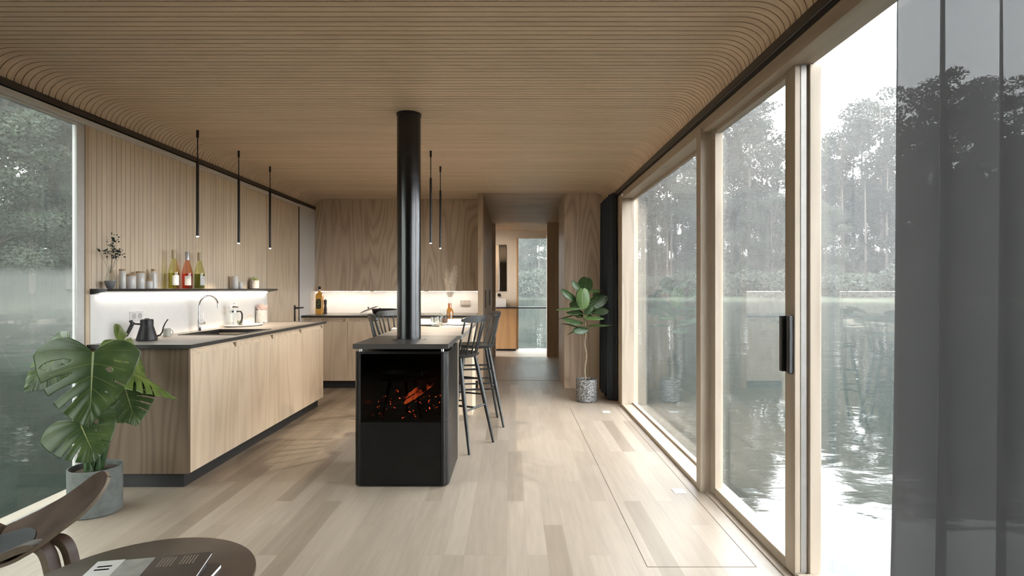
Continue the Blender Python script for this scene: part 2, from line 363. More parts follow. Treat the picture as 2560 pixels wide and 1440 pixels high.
# hairline seams of the floor hatch
seam = MB()
for x in (.616, 1.114): seam.box(x-.0016, x+.0016, 2.597, 6.1, 0, .0007)
seam.box(.616, 1.114, 2.595, 2.599, 0, .0007)
struct(seam.build('trim_11', plain('floor_seam', (.09,.06,.04), .7), smooth=0))

# kitchen back wall, partitions, corridor and washroom
struct(B(XL-.05, -.40, 8.05, 8.15, 0, H).build('wall_back', M_white, smooth=0))
struct(B(-.44, -.374, YP, 10.62, 0, H).build('wall_partition_left', wood('partition_oak', (.46,.34,.23,1), (.30,.21,.135,1), 'z', .8, ring=8, contrast=.8), smooth=0, bevel=.002))
cw = struct(B(-.46, -.315, 10.60, 10.76, 0, H).build('wall_corridor_left', M_slat2, smooth=0))
for y0, z0 in ((7.80, 1.0), (9.3, 1.0)):
    h = B(-.374, -.362, y0-.008, y0+.008, z0, z0+.25).build('corridor_pull_handle', M_black, smooth=0, bevel=.002)
    tag(h, 'black vertical pull handle on the corridor panel, ' + ('nearer of the two' if y0 < 8 else 'further of the two'), 'handle', 'corridor pull handles')
struct(B(.66, XR+.02, YP-.02, 8.10, 0, H).build('wall_partition_right', M_panel, smooth=0, bevel=.004))
struct(B(.645, XR, 10.60, 10.76, 0, H).build('wall_corridor_right', M_slat2, smooth=0))
struct(B(-1.6, XR+.02, YE, YE+.1, 2.335, H).build('wall_end', M_cream, smooth=0))
struct(B(-1.6, .125, YE, YE+.1, 0, 2.335).build('wall_end', M_cream, smooth=0))
struct(B(.735, XR+.02, YE, YE+.1, 0, 2.335).build('wall_end', M_cream, smooth=0))
struct(B(-1.7, -1.6, 10.62, YE+.1, 0, H).build('wall_washroom_left', M_cream, smooth=0))
struct(B(.09, .125, YE-.06, YE-.001, .0, 2.335).build('trim_12', M_vanity, smooth=0))
w4 = struct(B(.125, .735, YE+.04, YE+.05, 0, 2.335).build('window_4', M_wglass_l, smooth=0))
struct(B(-.374, .66, 7.87, 7.90, 0, .0012).build('trim_13', plain('threshold', (.22,.155,.1), .6), smooth=0))

# ------------------------------------------------------------------ kitchen along the left wall
ZC = .918
cnt = MB()
x0, x1, y0, y1 = XL+.001, -2.02, 3.575, 6.175
hx0, hx1, hy0, hy1 = -2.53, -2.105, 4.345, 4.905
for a in ((x0,x1,y0,hy0), (x0,x1,hy1,y1), (x0,hx0,hy0,hy1), (hx1,x1,hy0,hy1)): cnt.box(*a, ZC-.024, ZC)
def slab(mb, name):
    o = mb.build(name, [M_top, plain('dark_slab_edge', (.03,.029,.028), .45)], smooth=0)
    for p in o.data.polygons: p.material_index = 1 if abs(p.normal.z) < .5 else 0
    return o
tag(slab(cnt, 'kitchen_worktop'), 'long grey laminate worktop with dark edge holding the black sink, along the slatted left wall', 'worktop')
tag(B(XL+.001, -2.105, 3.645, 6.15, 0, .098).build('kitchen_plinth', M_plinth, smooth=0), 'recessed black plinth under the cabinets along the left wall', 'plinth')
units = [3.622, 4.25, 4.90, 5.55, 6.165]
ulab = ['pale oak base cabinet nearest the monstera, with dark end panel facing the camera', 'pale oak base cabinet below the front half of the sink, second from the monstera',
        'pale oak base cabinet below the tray and coffee press, third from the monstera', 'pale oak base cabinet at the far end under the worktop, nearest the back kitchen']
for i in range(4):
    a, b = units[i], units[i+1]
    t = thing('base_cabinet', ulab[i], 'cabinet', (-2.05, a, .098), 0, 'base cabinets along the left wall'); L = b - a; zt = .894-.098
    mb = MB().box(-.60, -.024, 0, .014, 0, zt).box(-.60, -.024, L-.014, L, 0, zt).box(-.60, -.024, .014, L-.014, 0, .016).box(-.61, -.60, 0, L, 0, zt)
    mb.build('carcass', M_front, t, smooth=0)
    # door with a routed grip along its top edge that stops short of the far end
    B(-.020, 0, .0015, L-.0015, 0, zt-.052).build('door', M_front, t, smooth=0, bevel=.0012)
    gr = MB().box(-.020, -.001, .0015, L-.0015, zt-.016, zt-.001)
    gr.prism([(-.020, .03, zt-.052), (-.0015, .03, zt-.052), (-.020, .03, zt-.016)], (0, L-.075, 0))
    gr.box(-.020, -.0008, .0015, .03, zt-.052, zt-.016).box(-.020, -.0008, L-.045+.02, L-.0015, zt-.052, zt-.016)
    gr.build('grip_rail', M_front, t, smooth=0)
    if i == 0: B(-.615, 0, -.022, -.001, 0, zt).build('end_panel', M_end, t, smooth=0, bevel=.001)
# splashback and its tapered shelf with a light strip
tag(B(XL+.0005, XL+.008, 3.60, 6.20, ZC, 1.237).build('splashback', M_white, smooth=0), 'white splashback panel glowing under the shelf on the left wall', 'splashback')
sh = thing('wall_shelf', 'long thin black shelf with light strip beneath, on the slatted left wall', 'shelf', (XL, 3.60, 1.27))
MB().prism([(.001,0,-.036),(.012,0,-.036),(.115,0,-.016),(.115,0,0),(.001,0,0)], (0, 2.62, 0)).build('shelf_board', M_black, sh, smooth=0)
B(.022, .034, .06, 2.55, -.0385, -.0345).build('light_strip', M_led, sh, smooth=0)
# sink
sk = thing('kitchen_sink', 'black drop-in sink set in the grey worktop beside the chrome tap', 'sink', (-2.315, 4.625, ZC))
rm = MB()
for a in ((-.225,.225,-.31,-.27), (-.225,.225,.27,.31), (-.225,-.205,-.27,.27), (.195,.225,-.27,.27)): rm.box(*a, .0005, .004)
rm.build('rim', M_plinth, sk, smooth=0)
bw = MB(); q = [(-.205,-.27),(.195,-.27),(.195,.27),(-.205,.27)]; qb = [(-.19,-.255),(.18,-.255),(.18,.255),(-.19,.255)]
bw.add([(*p, .002) for p in q] + [(*p, -.18) for p in qb], [(0,1,5,4),(1,2,6,5),(2,3,7,6),(3,0,4,7),(4,5,6,7)]); bw.build('bowl', M_black, sk, smooth=0, solid=.004)
MB().lathe([(.0,0),(.04,0),(.042,.003),(.03,.005),(0,.004)], 20, (0,0,-.178)).build('drain', M_chrome, sk)
# tap
fa = thing('kitchen_tap', 'tall chrome gooseneck tap with side lever standing behind the sink', 'tap', (-2.60, 4.72, ZC))
MB().lathe([(.026,.0005),(.026,.004),(.0145,.006),(.0145,.095),(.012,.098),(0,.098)], 20).build('body', M_chrome, fa)
sp = [(0,0,.09),(0,0,.2)] + [(.078-.078*math.cos(a), 0, .215+.078*math.sin(a)) for a in [PI*k/14 for k in range(15)]] + [(.158,0,.19)]
MB().tube(sp, .0078, 12).build('spout', M_chrome, fa)
lv = MB().tube([(.010,0,.068),(.045,0,.068)], .0125, 16).build('lever_hub', M_chrome, fa)
MB().tube([(.032,0,.078),(.031,.004,.150)], .0028, 8).build('lever', M_chrome, lv)
def socket_plate(name, label, loc, rz, w, h, n, d=.008):
    t = thing(name, label, 'socket', loc, rz)
    B(-w/2, w/2, -d, -.0005, -h/2, h/2).build('plate', M_ceramic, t, smooth=0, bevel=.002)
    for k in range(n):
        cx = (k-(n-1)/2)*w/n*.95
        MB().lathe([(.021,0),(.021,.002),(.019,.002),(.0185,.0006),(0,.0006)], 20, (cx,-d,0), Matrix.Rotation(PI/2, 3, 'X')).build('socket_well', plain('socket_grey', (.50,.49,.48), .5), t)
socket_plate('wall_socket', 'white double socket on the splashback above the black kettle', (XL+.008, 4.035, 1.077), PI/2, .135, .072, 2)

# ------------------------------------------------------------------ kitchen along the back wall
ZB = .93
tag(slab(B(XL+.001, -.441, 7.215, 8.049, ZB-.025, ZB), 'back_worktop'), 'dark worktop of the back kitchen holding the oil bottle and the pan', 'worktop')
tag(B(XL+.001, -.441, 7.29, 7.9, 0, .098).build('back_plinth', M_plinth, smooth=0), 'black plinth under the back kitchen cabinets', 'plinth')
bx = [XL+.001, -2.098, -1.545, -.99, -.442]
blab = ['oak base cabinet of the back kitchen in the left corner under the oil bottle', 'oak base cabinet of the back kitchen behind the stools, second from the left corner',
        'oak base cabinet of the back kitchen behind the flue pipe', 'oak base cabinet of the back kitchen beside the corridor partition']
for i in range(4):
    a, b = bx[i], bx[i+1]; L = b - a; zt = ZB-.025-.098
    t = thing('base_cabinet', blab[i], 'cabinet', (a, 7.245, .098), 0, 'base cabinets of the back kitchen')
    B(.001, L-.001, .022, .60, 0, zt).build('carcass', M_panel, t, smooth=0)
    B(.0015, L-.0015, 0, .02, 0, zt-.055).build('door', M_front, t, smooth=0, bevel=.0012)
    gr = MB().box(.0015, L-.0015, .001, .02, zt-.016, zt-.001).box(.0015, .02, .001, .02, zt-.055, zt-.016).box(L-.03, L-.0015, .001, .02, zt-.055, zt-.016)
    gr.build('grip_rail', M_front, t, smooth=0)
ux = [XL+.001, -1.94, -1.19, -.442]
for i, pos in enumerate(('in the left corner above the oil bottle', 'in the middle behind the flue pipe', 'beside the corridor partition, behind the dried grass')):
    t = thing('wall_cabinet', 'tall dark oak wall cabinet ' + pos, 'cabinet', (ux[i], 7.73, 1.235), 0, 'wall cabinets of the back kitchen'); L = ux[i+1]-ux[i]
    B(.0005, L-.0005, .021, .315, 0, H-1.235-.001).build('carcass', M_panel, t, smooth=0)
    B(.0008, L-.0008, 0, .02, 0, H-1.235-.001).build('door', M_panel, t, smooth=0)
    B(.03, L-.03, .12, .135, -.004, .0005).build('light_strip', M_led2, t, smooth=0)
socket_plate('wall_socket', 'beige double socket box on the back wall near the amber vase', (-.665, 8.049, 1.075), 0, .14, .066, 2, d=.03)
bpy.data.objects['wall_socket.001'].children[0].data.materials[0] = plain('socket_beige', (.5,.42,.36), .5)

# ------------------------------------------------------------------ wood stove with flue
st = thing('wood_stove', 'black steel wood stove with glowing logs behind glass and a flue pipe to the ceiling', 'stove', (-.7125, 3.94, 0))
SW, SD = .304, .30
def rounded(x0, x1, y0, y1, r, corners, n=6):
    out = []
    for cx, cy, sx, sy, a0, k in ((x0,y0,1,1,PI,'fl'), (x1,y0,-1,1,1.5*PI,'fr'), (x1,y1,-1,-1,0,'br'), (x0,y1,1,-1,.5*PI,'bl')):
        if k in corners: out += [(cx+sx*r+r*math.cos(a0+PI/2*i/n), cy+sy*r+r*math.sin(a0+PI/2*i/n)) for i in range(n+1)]
        else: out.append((cx, cy))
    return out
def rprism(mb, pts, z0, z1, mi=0): mb.prism([(x, y, z0) for x, y in pts], (0,0,z1-z0), mi); return mb
low = MB(); rprism(low, rounded(-SW, SW, -SD, SD, .05, ('fl','fr')), .008, .418); low.build('lower_body', M_stove, st, bevel=.004)
B(-.262, .258, -SD-.004, -SD+.01, .02, .416).build('ash_door', M_stove, st, smooth=0, bevel=.003)
up = MB()
rprism(up, [(-SW,-SD+.05)] + rounded(-SW, -.262, -SD, SD, .05, ('fl',))[1:8] + [(-.262,-SD), (-.262,SD), (-SW,SD)], .42, .852)
rprism(up, rounded(.258, SW, -SD, SD, .045, ('fr',)), .42, .852)
up.box(-.262, .258, SD-.02, SD, .42, .852); rprism(up, rounded(-SW, SW, -SD, SD, .05, ('fl','fr')), .853, .868)
up.build('upper_body', M_stove, st, bevel=0)
MB().tube([(.268,-SD-.002,.02),(.268,-SD-.002,.866)], .013, 14).build('door_column', M_stove, st)
MB().tube([(-.266,-SD+.0,.02),(-.266,-SD+.0,.866)], .007, 12).build('door_column', M_stove, st)
B(-.262, .256, -SD-.001, -SD+.004, .42, .852).build('door_glass', thin_glass('smoked_stove_glass', (.45,.44,.43), f0=.012), st, smooth=0)
B(-.262, .258, -SD+.02, SD-.02, .418, .425).build('firebox_floor', plain('soot', (.008,.008,.008), .9), st, smooth=0)
for x in (-.262, .262):
    for y in (-.28, .27): MB().lathe([(.011,.8682),(.011,.8858)], 12, (x,y,0)).build('spacer', M_chrome, st)
B(-SW-.001, SW+.0, -SD-.02, SD+.02, .886, .918).build('top_slab', M_slab, st, smooth=0, bevel=.002)
MB().lathe([(.12,.918),(.12,.922),(.085,.9235)], 40, (-.01,.03,0)).build('flue_flange', M_slab, st)
MB().lathe([(.0825,.92),(.0825,2.4885)], 48, (-.01,.03,0)).build('flue_pipe', M_pipe, st)
MB().lathe([(.0825,2.468),(.086,2.47),(.086,2.489),(.0825,2.489)], 48, (-.01,.03,0)).build('flue_collar', M_black, st)
B(-SW+.0, SW+.006, SD+.001, SD+.012, .0, .886).build('back_plate', M_frame, st, smooth=0)
def ember_mat(name, thr, hot, cold, s, nscale):
    m, n, l, b = newmat(name); b.inputs['Base Color'].default_value = (.012,.011,.01,1); b.inputs['Roughness'].default_value = .9
    t = n.new('ShaderNodeTexCoord'); mp = n.new('ShaderNodeMapping'); mp.inputs['Scale'].default_value = (1, 1, 1); nz = n.new('ShaderNodeTexNoise'); nz.inputs['Scale'].default_value = nscale; nz.inputs['Detail'].default_value = 4
    r = n.new('ShaderNodeValToRGB'); l.new(t.outputs['Object'], mp.inputs[0]); l.new(mp.outputs[0], nz.inputs['Vector']); l.new(nz.outputs[0], r.inputs[0])
    r.color_ramp.elements[0].position = thr; r.color_ramp.elements[0].color = (0,0,0,1); r.color_ramp.elements[1].position = thr+.12; r.color_ramp.elements[1].color = hot
    k = r.color_ramp.elements.new(thr+.05); k.color = cold
    l.new(r.outputs[0], b.inputs['Emission Color']); b.inputs['Emission Strength'].default_value = s
    return m
M_ember = ember_mat('ember_log', .645, (1,.40,.10,1), (.5,.05,.01,1), 8, 42)
M_glow = ember_mat('glowing_log', .36, (.80,.11,.025,1), (.22,.02,.006,1), 1.0, 12)
rng = random.Random(4)
def log(a, b, r, m, name='log'):
    a, b = Vector(a), Vector(b); pts = []; rr = []
    for i in range(11):
        pts.append(a.lerp(b, i/10) + Vector((rng.uniform(-1,1), rng.uniform(-1,1), rng.uniform(-1,1)))*r*.10); rr.append(r*rng.uniform(.82,1.12)*(.75 if i in (0,10) else 1))
    return MB().tube(pts, rr, 11).build(name, m, st, smooth=60)
log((-.03,.0,.475), (.165,-.05,.625), .017, M_glow); log((-.05,.08,.50), (.05,.05,.57), .012, M_glow)
log((-.20,-.17,.455), (-.06,.05,.52), .034, M_ember); log((-.03,-.20,.455), (.10,-.06,.50), .036, M_ember)
log((.03,-.18,.46), (.17,-.02,.53), .035, M_ember); log((-.22,.05,.46), (-.10,.15,.56), .03, M_ember); log((.12,-.17,.455), (.21,.0,.52), .03, M_ember)
log((-.24,-.05,.45), (.20,.08,.46), .028, M_ember)
for k in range(26):
    c = Vector((rng.uniform(-.24,.23), rng.uniform(-.24,.1), .4255)); r = rng.uniform(.008,.02)
    MB().lathe([(0,0),(r*.8,r*.15),(r,r*.7),(r*.6,r*1.3),(0,r*1.5)], 7, c, Matrix.Rotation(rng.uniform(0,6), 3, 'Z')).build('ember', M_ember, st, smooth=0)

# ------------------------------------------------------------------ bar table behind the stove
bt = thing('bar_table', 'long dark bar table running back from the stove, set with white plates', 'table', (-.7, 5.25, 0))
B(-.318, .318, -.968, 1.03, .886, .918).build('tabletop', plain('bar_top', (.19,.172,.155), .42, noise=.08, nscale=140), bt, smooth=0, bevel=.002)
B(-.298, .298, .465, .96, 0, .885).build('end_support', M_front, bt, smooth=0, bevel=.002)

# ------------------------------------------------------------------ bar stools
def make_stool():
    t = thing('bar_stool', '', 'stool', group='black spindle-back bar stools')
    zs = .752
    st_ = [(0,zs-.035),(.12,zs-.036),(.17,zs-.028),(.192,zs-.012),(.195,zs-.003),(.188,zs+.001),(.15,zs-.004),(.06,zs-.012),(0,zs-.013)]
    MB().lathe(st_, 40, sx=1.0, sy=.97).build('seat', M_stool, t)
    tops = {(sx, sy): Vector((sx*.12, sy*.11, zs-.03)) for sx in (-1,1) for sy in (-1,1)}
    feet = {k: Vector((k[0]*.2, k[1]*.22+ (-.02 if k[1] < 0 else 0), 0)) for k in tops}
    for k in tops:
        MB().tube([tops[k].lerp(feet[k], q) for q in (0,.12,.45,1)], [.0125,.0165,.0175,.010], 12).build('leg', M_stool, t)
    def at(k, z): a, b = tops[k], feet[k]; return a.lerp(b, (a.z-z)/(a.z-b.z))
    def bar(p, q, r=.0085, nm='stretcher'): MB().tube([p, p.lerp(q,.5), q], [r*.8, r*1.15, r*.8], 10).build(nm, M_stool, t)
    for sy in (-1,1): bar(at((-1,sy),.32), at((1,sy),.32))
    for sx in (-1,1): bar(at((sx,-1),.53), at((sx,1),.53))
    for sx in (-1,1): bar(at((sx,-1),.40), at((sx,1),.40), .007)
    bar(at((-1,-1),.32).lerp(at((1,-1),.32),.5), at((-1,1),.32).lerp(at((1,1),.32),.5))
    # back: curved crest rail on six spindles, leaning out behind the seat
    def crest(u, z): return Vector((u*.192, -.222+.055*u*u - (z-1.0)*.22, z))
    for k in range(6):
        u = -.88+1.76*k/5
        a = Vector((u*.155, -math.sqrt(max(0,.172**2-(u*.155)**2))*.95, zs-.008)); b = crest(u, 1.012)
        MB().tube([a, a.lerp(b,.5), b], [.0062,.0085,.0062], 9).build('spindle', M_stool, t)
    cr = MB(); R1 = []
    for i in range(25):
        u = -1+2*i/24; e = abs(u)**6; zt = 1.058-.022*e; zb = 1.004+.014*e; th = .0105
        p0, p1 = crest(u, zb), crest(u, zt); nrm = Vector((-u*.5, 1, 0)).normalized()*th
        R1.append([p0-nrm, p0+nrm, p1+nrm*.8, p1-nrm*.8, p0-nrm])
    cr.grid(R1); cr.f += [(0,1,2,3), tuple(len(cr.v)-5+i for i in (3,2,1,0))]; cr.m += [0,0]
    cr.build('crest_rail', M_stool, t, smooth=50, bevel=.003)
    return t
proto = make_stool()
spots = [(-.46, 4.63, 64.5, 'black spindle-back bar stool right of the table, nearest, its back to the camera'),
         (-.35, 5.37, 99.6, 'black spindle-back bar stool right of the table, the further one beside the corridor'),
         (-.975, 4.81, -74.3, 'black spindle-back bar stool left of the table, nearest, only its narrow back showing'),
         (-1.03, 5.42, -131.8, 'black spindle-back bar stool left of the table, the further one partly behind the flue pipe')]
for i, (x, y, a, lab) in enumerate(spots):
    o = proto if i == 0 else copy_tree(proto)
    o.location = (x, y, 0); o.rotation_euler = (0, 0, math.radians(a)); o['label'] = lab

# ------------------------------------------------------------------ pendant lamps
def make_pendant():
    t = thing('pendant_lamp', '', 'lamp', group='thin black tube pendant lamps')
    MB().lathe([(.0,0),(.0095,0),(.0095,-.055),(.005,-.058)], 16).build('ceiling_cap', M_black, t)
    MB().tube([(0,0,-.05),(0,0,-.25)], .0042, 8).build('cord', M_black, t)
    MB().lathe([(0,-.24),(.0095,-.24),(.0105,-.245),(.0105,-.815),(.0085,-.815),(.0085,-.808),(0,-.808)], 18).build('tube_shade', M_black, t)
    MB().lathe([(0,-.822),(.009,-.820),(.0095,-.809),(0,-.808)], 16).build('light_tip', M_tip, t)
    return t
pp = make_pendant()
plab = [(-2.424, 4.38, 'black tube pendant over the worktop, nearest, above the wine bottles'), (-2.42, 5.03, 'black tube pendant over the worktop, middle of the three in that row'),
        (-2.416, 5.67, 'black tube pendant over the worktop, furthest of the three in that row'), (-.722, 5.03, 'black tube pendant over the bar table, nearer, just right of the flue'),
        (-.718, 5.67, 'black tube pendant over the bar table, further from the camera')]
for i, (x, y, lab) in enumerate(plab):
    o = pp if i == 0 else copy_tree(pp)
    o.location = (x, y, H); o['label'] = lab
    l = bpy.data.lights.new('pendant_light', 'SPOT'); l.energy = 14 if x < -2 else 30; l.color = (1,.80,.58) if x < -2 else (1,.86,.68); l.spot_size = math.radians(78 if x < -2 else 150); l.spot_blend = .8; l.shadow_soft_size = .012
    lo = bpy.data.objects.new('pendant_light', l); COL.objects.link(lo); lo.parent = o; lo.location = (0, 0, -.826)

# ------------------------------------------------------------------ things on the wall shelf
ZS = 1.2705
def jar(name, label, x, y, r, h, lid=.012, wood_lid=True, group='stoneware jars on the wall shelf'):
    t = thing(name, label, 'jar', (x, y, ZS), 0, group); hb = h-lid
    MB().lathe([(r-.002,0),(r,.003),(r,hb-.003),(r-.002,hb),(r-.004,hb),(0,hb)], 28).build('body', M_ceramic, t)
    if wood_lid: MB().lathe([(r-.001,hb),(r,hb+.001),(r,h-.002),(r-.003,h),(0,h)], 28).build('lid', M_cork, t)
    else: MB().lathe([(r*.9,hb),(r*.9,h-.002),(r*.85,h),(0,h)], 28).build('lid', M_ceramic, t)
    return t
jar('storage_jar', 'tall slim light grey jar with wooden lid, right of the glass vase', -2.61, 3.807, .0195, .132)
jar('storage_jar', 'wide low light grey jar with wooden lid, second from the glass vase', -2.61, 3.894, .029, .099)
jar('storage_jar', 'wide tall light grey jar with wooden lid, third from the glass vase', -2.625, 4.012, .0275, .1225)
jar('storage_jar', 'smallest grey jar with wooden lid, in front of the corked bottle jar', -2.592, 4.062, .0205, .067)
t = thing('storage_jar', 'light grey bottle jar with narrow neck and cork, left of the wine bottles', 'jar', (-2.637, 4.178, ZS), 0, 'stoneware jars on the wall shelf')
MB().lathe([(.022,0),(.0245,.003),(.0245,.108),(.02,.114),(.014,.117),(.0145,.128),(.0,.128)], 28).build('body', M_ceramic, t)
MB().lathe([(.0135,.1282),(.0135,.145),(0,.1455)], 20).build('cork', M_cork, t)
jar('storage_jar', 'taller of the two white jars standing between wine bottles and succulent', -2.62, 5.37, .031, .119, wood_lid=False)
jar('storage_jar', 'smaller of the two white jars standing between wine bottles and succulent', -2.605, 5.45, .021, .066, wood_lid=False)

# glass vase with grey dipped base and a sprig
t = thing('glass_vase', 'teardrop glass vase with dark sprig and grey lower half, on the shelf', 'vase', (-2.62, 3.705, ZS))
pv = [(.012,0),(.02,.006),(.028,.028),(.0315,.045),(.032,.052)]
MB().lathe(pv, 28).build('dipped_base', plain('grey_dip', (.20,.205,.22), .35), t)
MB().lathe([(.032,.052),(.0305,.066),(.025,.088),(.015,.12),(.009,.135),(.008,.143),(.010,.150)], 28).build('body', M_clear, t)
rng = random.Random(11); sg = MB(); lf = MB()
def twig(a, b, r=.0006): sg.tube([a, Vector(a).lerp(Vector(b), .5)+Vector((0,rng.uniform(-.004,.004),.003)), b], r, 5)
cl = [((.0,.03,.325), 22, .030), ((.0,.055,.32), 12, .02), ((.0,.02,.285), 14, .018), ((.0,.04,.25), 26, .026), ((.0,-.035,.235), 22, .022), ((.0,.085,.245), 24, .024), ((.0,.055,.205), 14, .016), ((.0,.1,.225), 12, .014), ((.0,-.105,.243), 12, .011), ((.0,.02,.22), 10, .014)]
for (cx, cy, cz), k, s in cl:
    twig((0,.0,.10), (cx, cy, cz))
    for q in range(k):
        c = Vector((cx+rng.gauss(0,s*.5), cy+rng.gauss(0,s*.55), cz+rng.gauss(0,s*.5))); d = Vector((rng.uniform(-1,1),rng.uniform(-1,1),rng.uniform(-.6,1))).normalized(); e = d.orthogonal().normalized()
        L = rng.uniform(.010,.017); w = L*.40; nn = d.cross(e)*L*.12
        lf.add([c-d*L*.5, c-e*w+nn, c+d*L*.6, c+e*w+nn], [(0,1,2),(0,2,3)])
sg.build('twig', plain('twig_brown', (.05,.04,.03), .8), t); lf.build('leaves', plain('dark_sprig_leaf', (.035,.055,.042), .6), t, smooth=0)['kind'] = 'stuff'

# wine bottles
def bottle(label, y, h, liquid, cap, glass, label_a, lx=.55, fill=.64):
    t = thing('wine_bottle', label, 'bottle', (-2.605, y, ZS), 0, 'wine bottles on the shelf'); s = h/.30
    out = [(0,.004),(.02,.003),(.036,.0),(.0395,.006),(.0395,.118*s),(.038,.138*s),(.030,.172*s),(.021,.205*s),(.0155,.232*s),(.0145,.26*s),(.0145,.298*s)]
    MB().lathe(out, 32).build('glass_body', glass, t)
    k = [(0,.006),(.036,.006),(.0375,.012),(.0375,.116*s)]
    MB().lathe([(r*.97, z) for r, z in k] + [(.0368,.122*s),(0,.122*s)], 28).build('wine', liquid, t)
    MB().lathe([(.0155,.232*s),(.0158,.236*s),(.0158,.296*s),(.014,.30*s),(0,.30*s)], 24).build('capsule', cap, t)
    lb = MB(); rows = []; half = .62
    for z in (.028, .104):
        rows.append([(.0399*math.cos(label_a-half+2*half*i/16), .0399*math.sin(label_a-half+2*half*i/16), z*s) for i in range(17)])
    lb.grid(rows); o = lb.build('label', M_paper, t, smooth=60)
    pr = MB()
    for z, a0, a1 in ((.090,-.25,.3),(.084,-.15,.2),(.036,-.2,.25)):
        pr.grid([[(.0402*math.cos(label_a+a0+(a1-a0)*i/8), .0402*math.sin(label_a+a0+(a1-a0)*i/8), (z+d)*s) for i in range(9)] for d in (0,.0022)])
    pr.build('label_print', plain('label_print_grey', (.35,.33,.28), .6), o, smooth=60)
    return t
view = lambda x, y: math.atan2(-y, -x)
G_w = thin_glass('white_wine_glass', (.86,.86,.60), f0=.05); G_r = thin_glass('rose_wine_glass', (.93,.62,.52), f0=.05)
L_w = thin_glass('white_wine', (.66,.64,.30), f0=.02); L_r = thin_glass('rose_wine', (.85,.30,.20), f0=.02); L_g = thin_glass('green_wine', (.42,.46,.22), f0=.02)
va = view(-2.6, 4.5)
bottle('white wine bottle with cream capsule, left of the pink bottle', 4.377, .2985, L_w, plain('cream_capsule', (.62,.55,.36), .35), G_w, va+.35)
bottle('pink rose wine bottle with silver capsule, middle of the three bottles', 4.557, .295, L_r, plain('silver_capsule', (.60,.60,.62), .3, .3), G_r, va+.15)
bottle('white wine bottle with cream capsule, right of the pink bottle', 4.735, .301, L_g, plain('cream_capsule', (.62,.55,.36), .35), G_w, va+.75)

# spiky little plants in concrete pots
def spiky(t, r, h0, n, L, mat, seed, spread=1.0, w=.2):
    rg = random.Random(seed)
    for k in range(n):
        a = 2.4*k; el = mix(.35, 1.45, (k % 5)/4)*spread if spread <= 1 else rg.uniform(.8, 1.5); d = Vector((math.cos(a)*math.cos(el), math.sin(a)*math.cos(el), math.sin(el)))
        l = L*rg.uniform(.75,1.05); p = Vector((math.cos(a)*r*.35*rg.random(), math.sin(a)*r*.35*rg.random(), h0)); e = d.orthogonal().normalized(); f = d.cross(e)
        mb = MB(); vs = [p]; ring = [(.0,.5),(.35,1.0),(.7,.75),(1,0)]
        mb.tube([p, p+d*l*.35, p+d*l*.7+Vector((0,0,l*.03)), p+d*l+Vector((0,0,l*.08))], [l*w*.5, l*w, l*w*.7, .0004], 7)
        mb.build('leaf', mat, t, smooth=60)
t = thing('potted_succulent', 'small green succulent in grey concrete pot at the far end of the shelf', 'succulent', (-2.622, 5.78, ZS))
MB().lathe([(.036,0),(.045,.004),(.047,.083),(.043,.084),(.041,.07),(0,.07)], 28).build('pot', M_concrete2, t)
spiky(t, .04, .068, 16, .06, plain('pale_green_leaf', (.42,.47,.20), .5), 3, w=.12)
t = thing('potted_succulent', 'pink spiky succulent in square-edged pale concrete pot on the worktop', 'succulent', (-2.612, 5.93, ZC))
MB().lathe([(.052,0),(.056,.003),(.056,.126),(.052,.128),(.05,.11),(0,.11)], 32).build('pot', plain('white_concrete', (.60,.59,.57), .8, noise=.12, nscale=30), t)
spiky(t, .05, .108, 26, .088, plain('pink_leaf', (.60,.45,.42), .6), 5, spread=2, w=.13)

# ------------------------------------------------------------------ things on the worktop
M_kettle = plain('matt_black_kettle', (.014,.014,.015), .45)
t = thing('gooseneck_kettle', 'matt black gooseneck kettle standing at the near end of the worktop', 'kettle', (-2.49, 3.875, ZC), .68)
MB().lathe([(.055,0),(.0635,.004),(.064,.012),(.043,.088),(.0395,.098),(.0395,.140),(.038,.142),(0,.142)], 36).build('body', M_kettle, t)
MB().lathe([(.036,.1422),(.035,.145),(.014,.146),(.0135,.151),(0,.1515)], 24).build('lid', M_kettle, t)
MB().tube([(-.037,0,.112),(-.07,0,.116),(-.078,0,.122)], [.006,.006,.008], 10).tube([(-.094,0,.140),(-.082,0,.118),(-.098,0,.08),(-.118,0,.036)], [.0105,.0125,.0115,.0105], 12).build('handle', M_kettle, t)
MB().tube([(.056,0,.026),(.078,0,.034),(.090,0,.052),(.096,0,.085),(.108,0,.115),(.124,0,.140)], [.007,.0055,.005,.0045,.004,.004], 10).build('spout', M_kettle, t)
def mug(name, label, loc, rz, r, h, m, z=None):
    t = thing(name, label, 'cup', loc, rz)
    MB().lathe([(0,.001),(r*.9,0),(r,.003),(r,h),(r-.003,h),(r-.003,.006),(0,.006)], 28).build('body', m, t)
    MB().tube([(r-.001,0,h*.82)] + [(r+ .013*math.sin(PI*k/8), 0, h*.5+h*.32*math.cos(PI*k/8)) for k in range(9)] + [(r-.001,0,h*.18)], .0028, 8).build('handle', m, t)
    return t
M_cup = plain('grey_green_enamel', (.40,.41,.37), .35)
mug('espresso_mug', 'small grey mug right of the black kettle', (-2.55, 4.20, ZC), .6, .025, .059, M_cup)
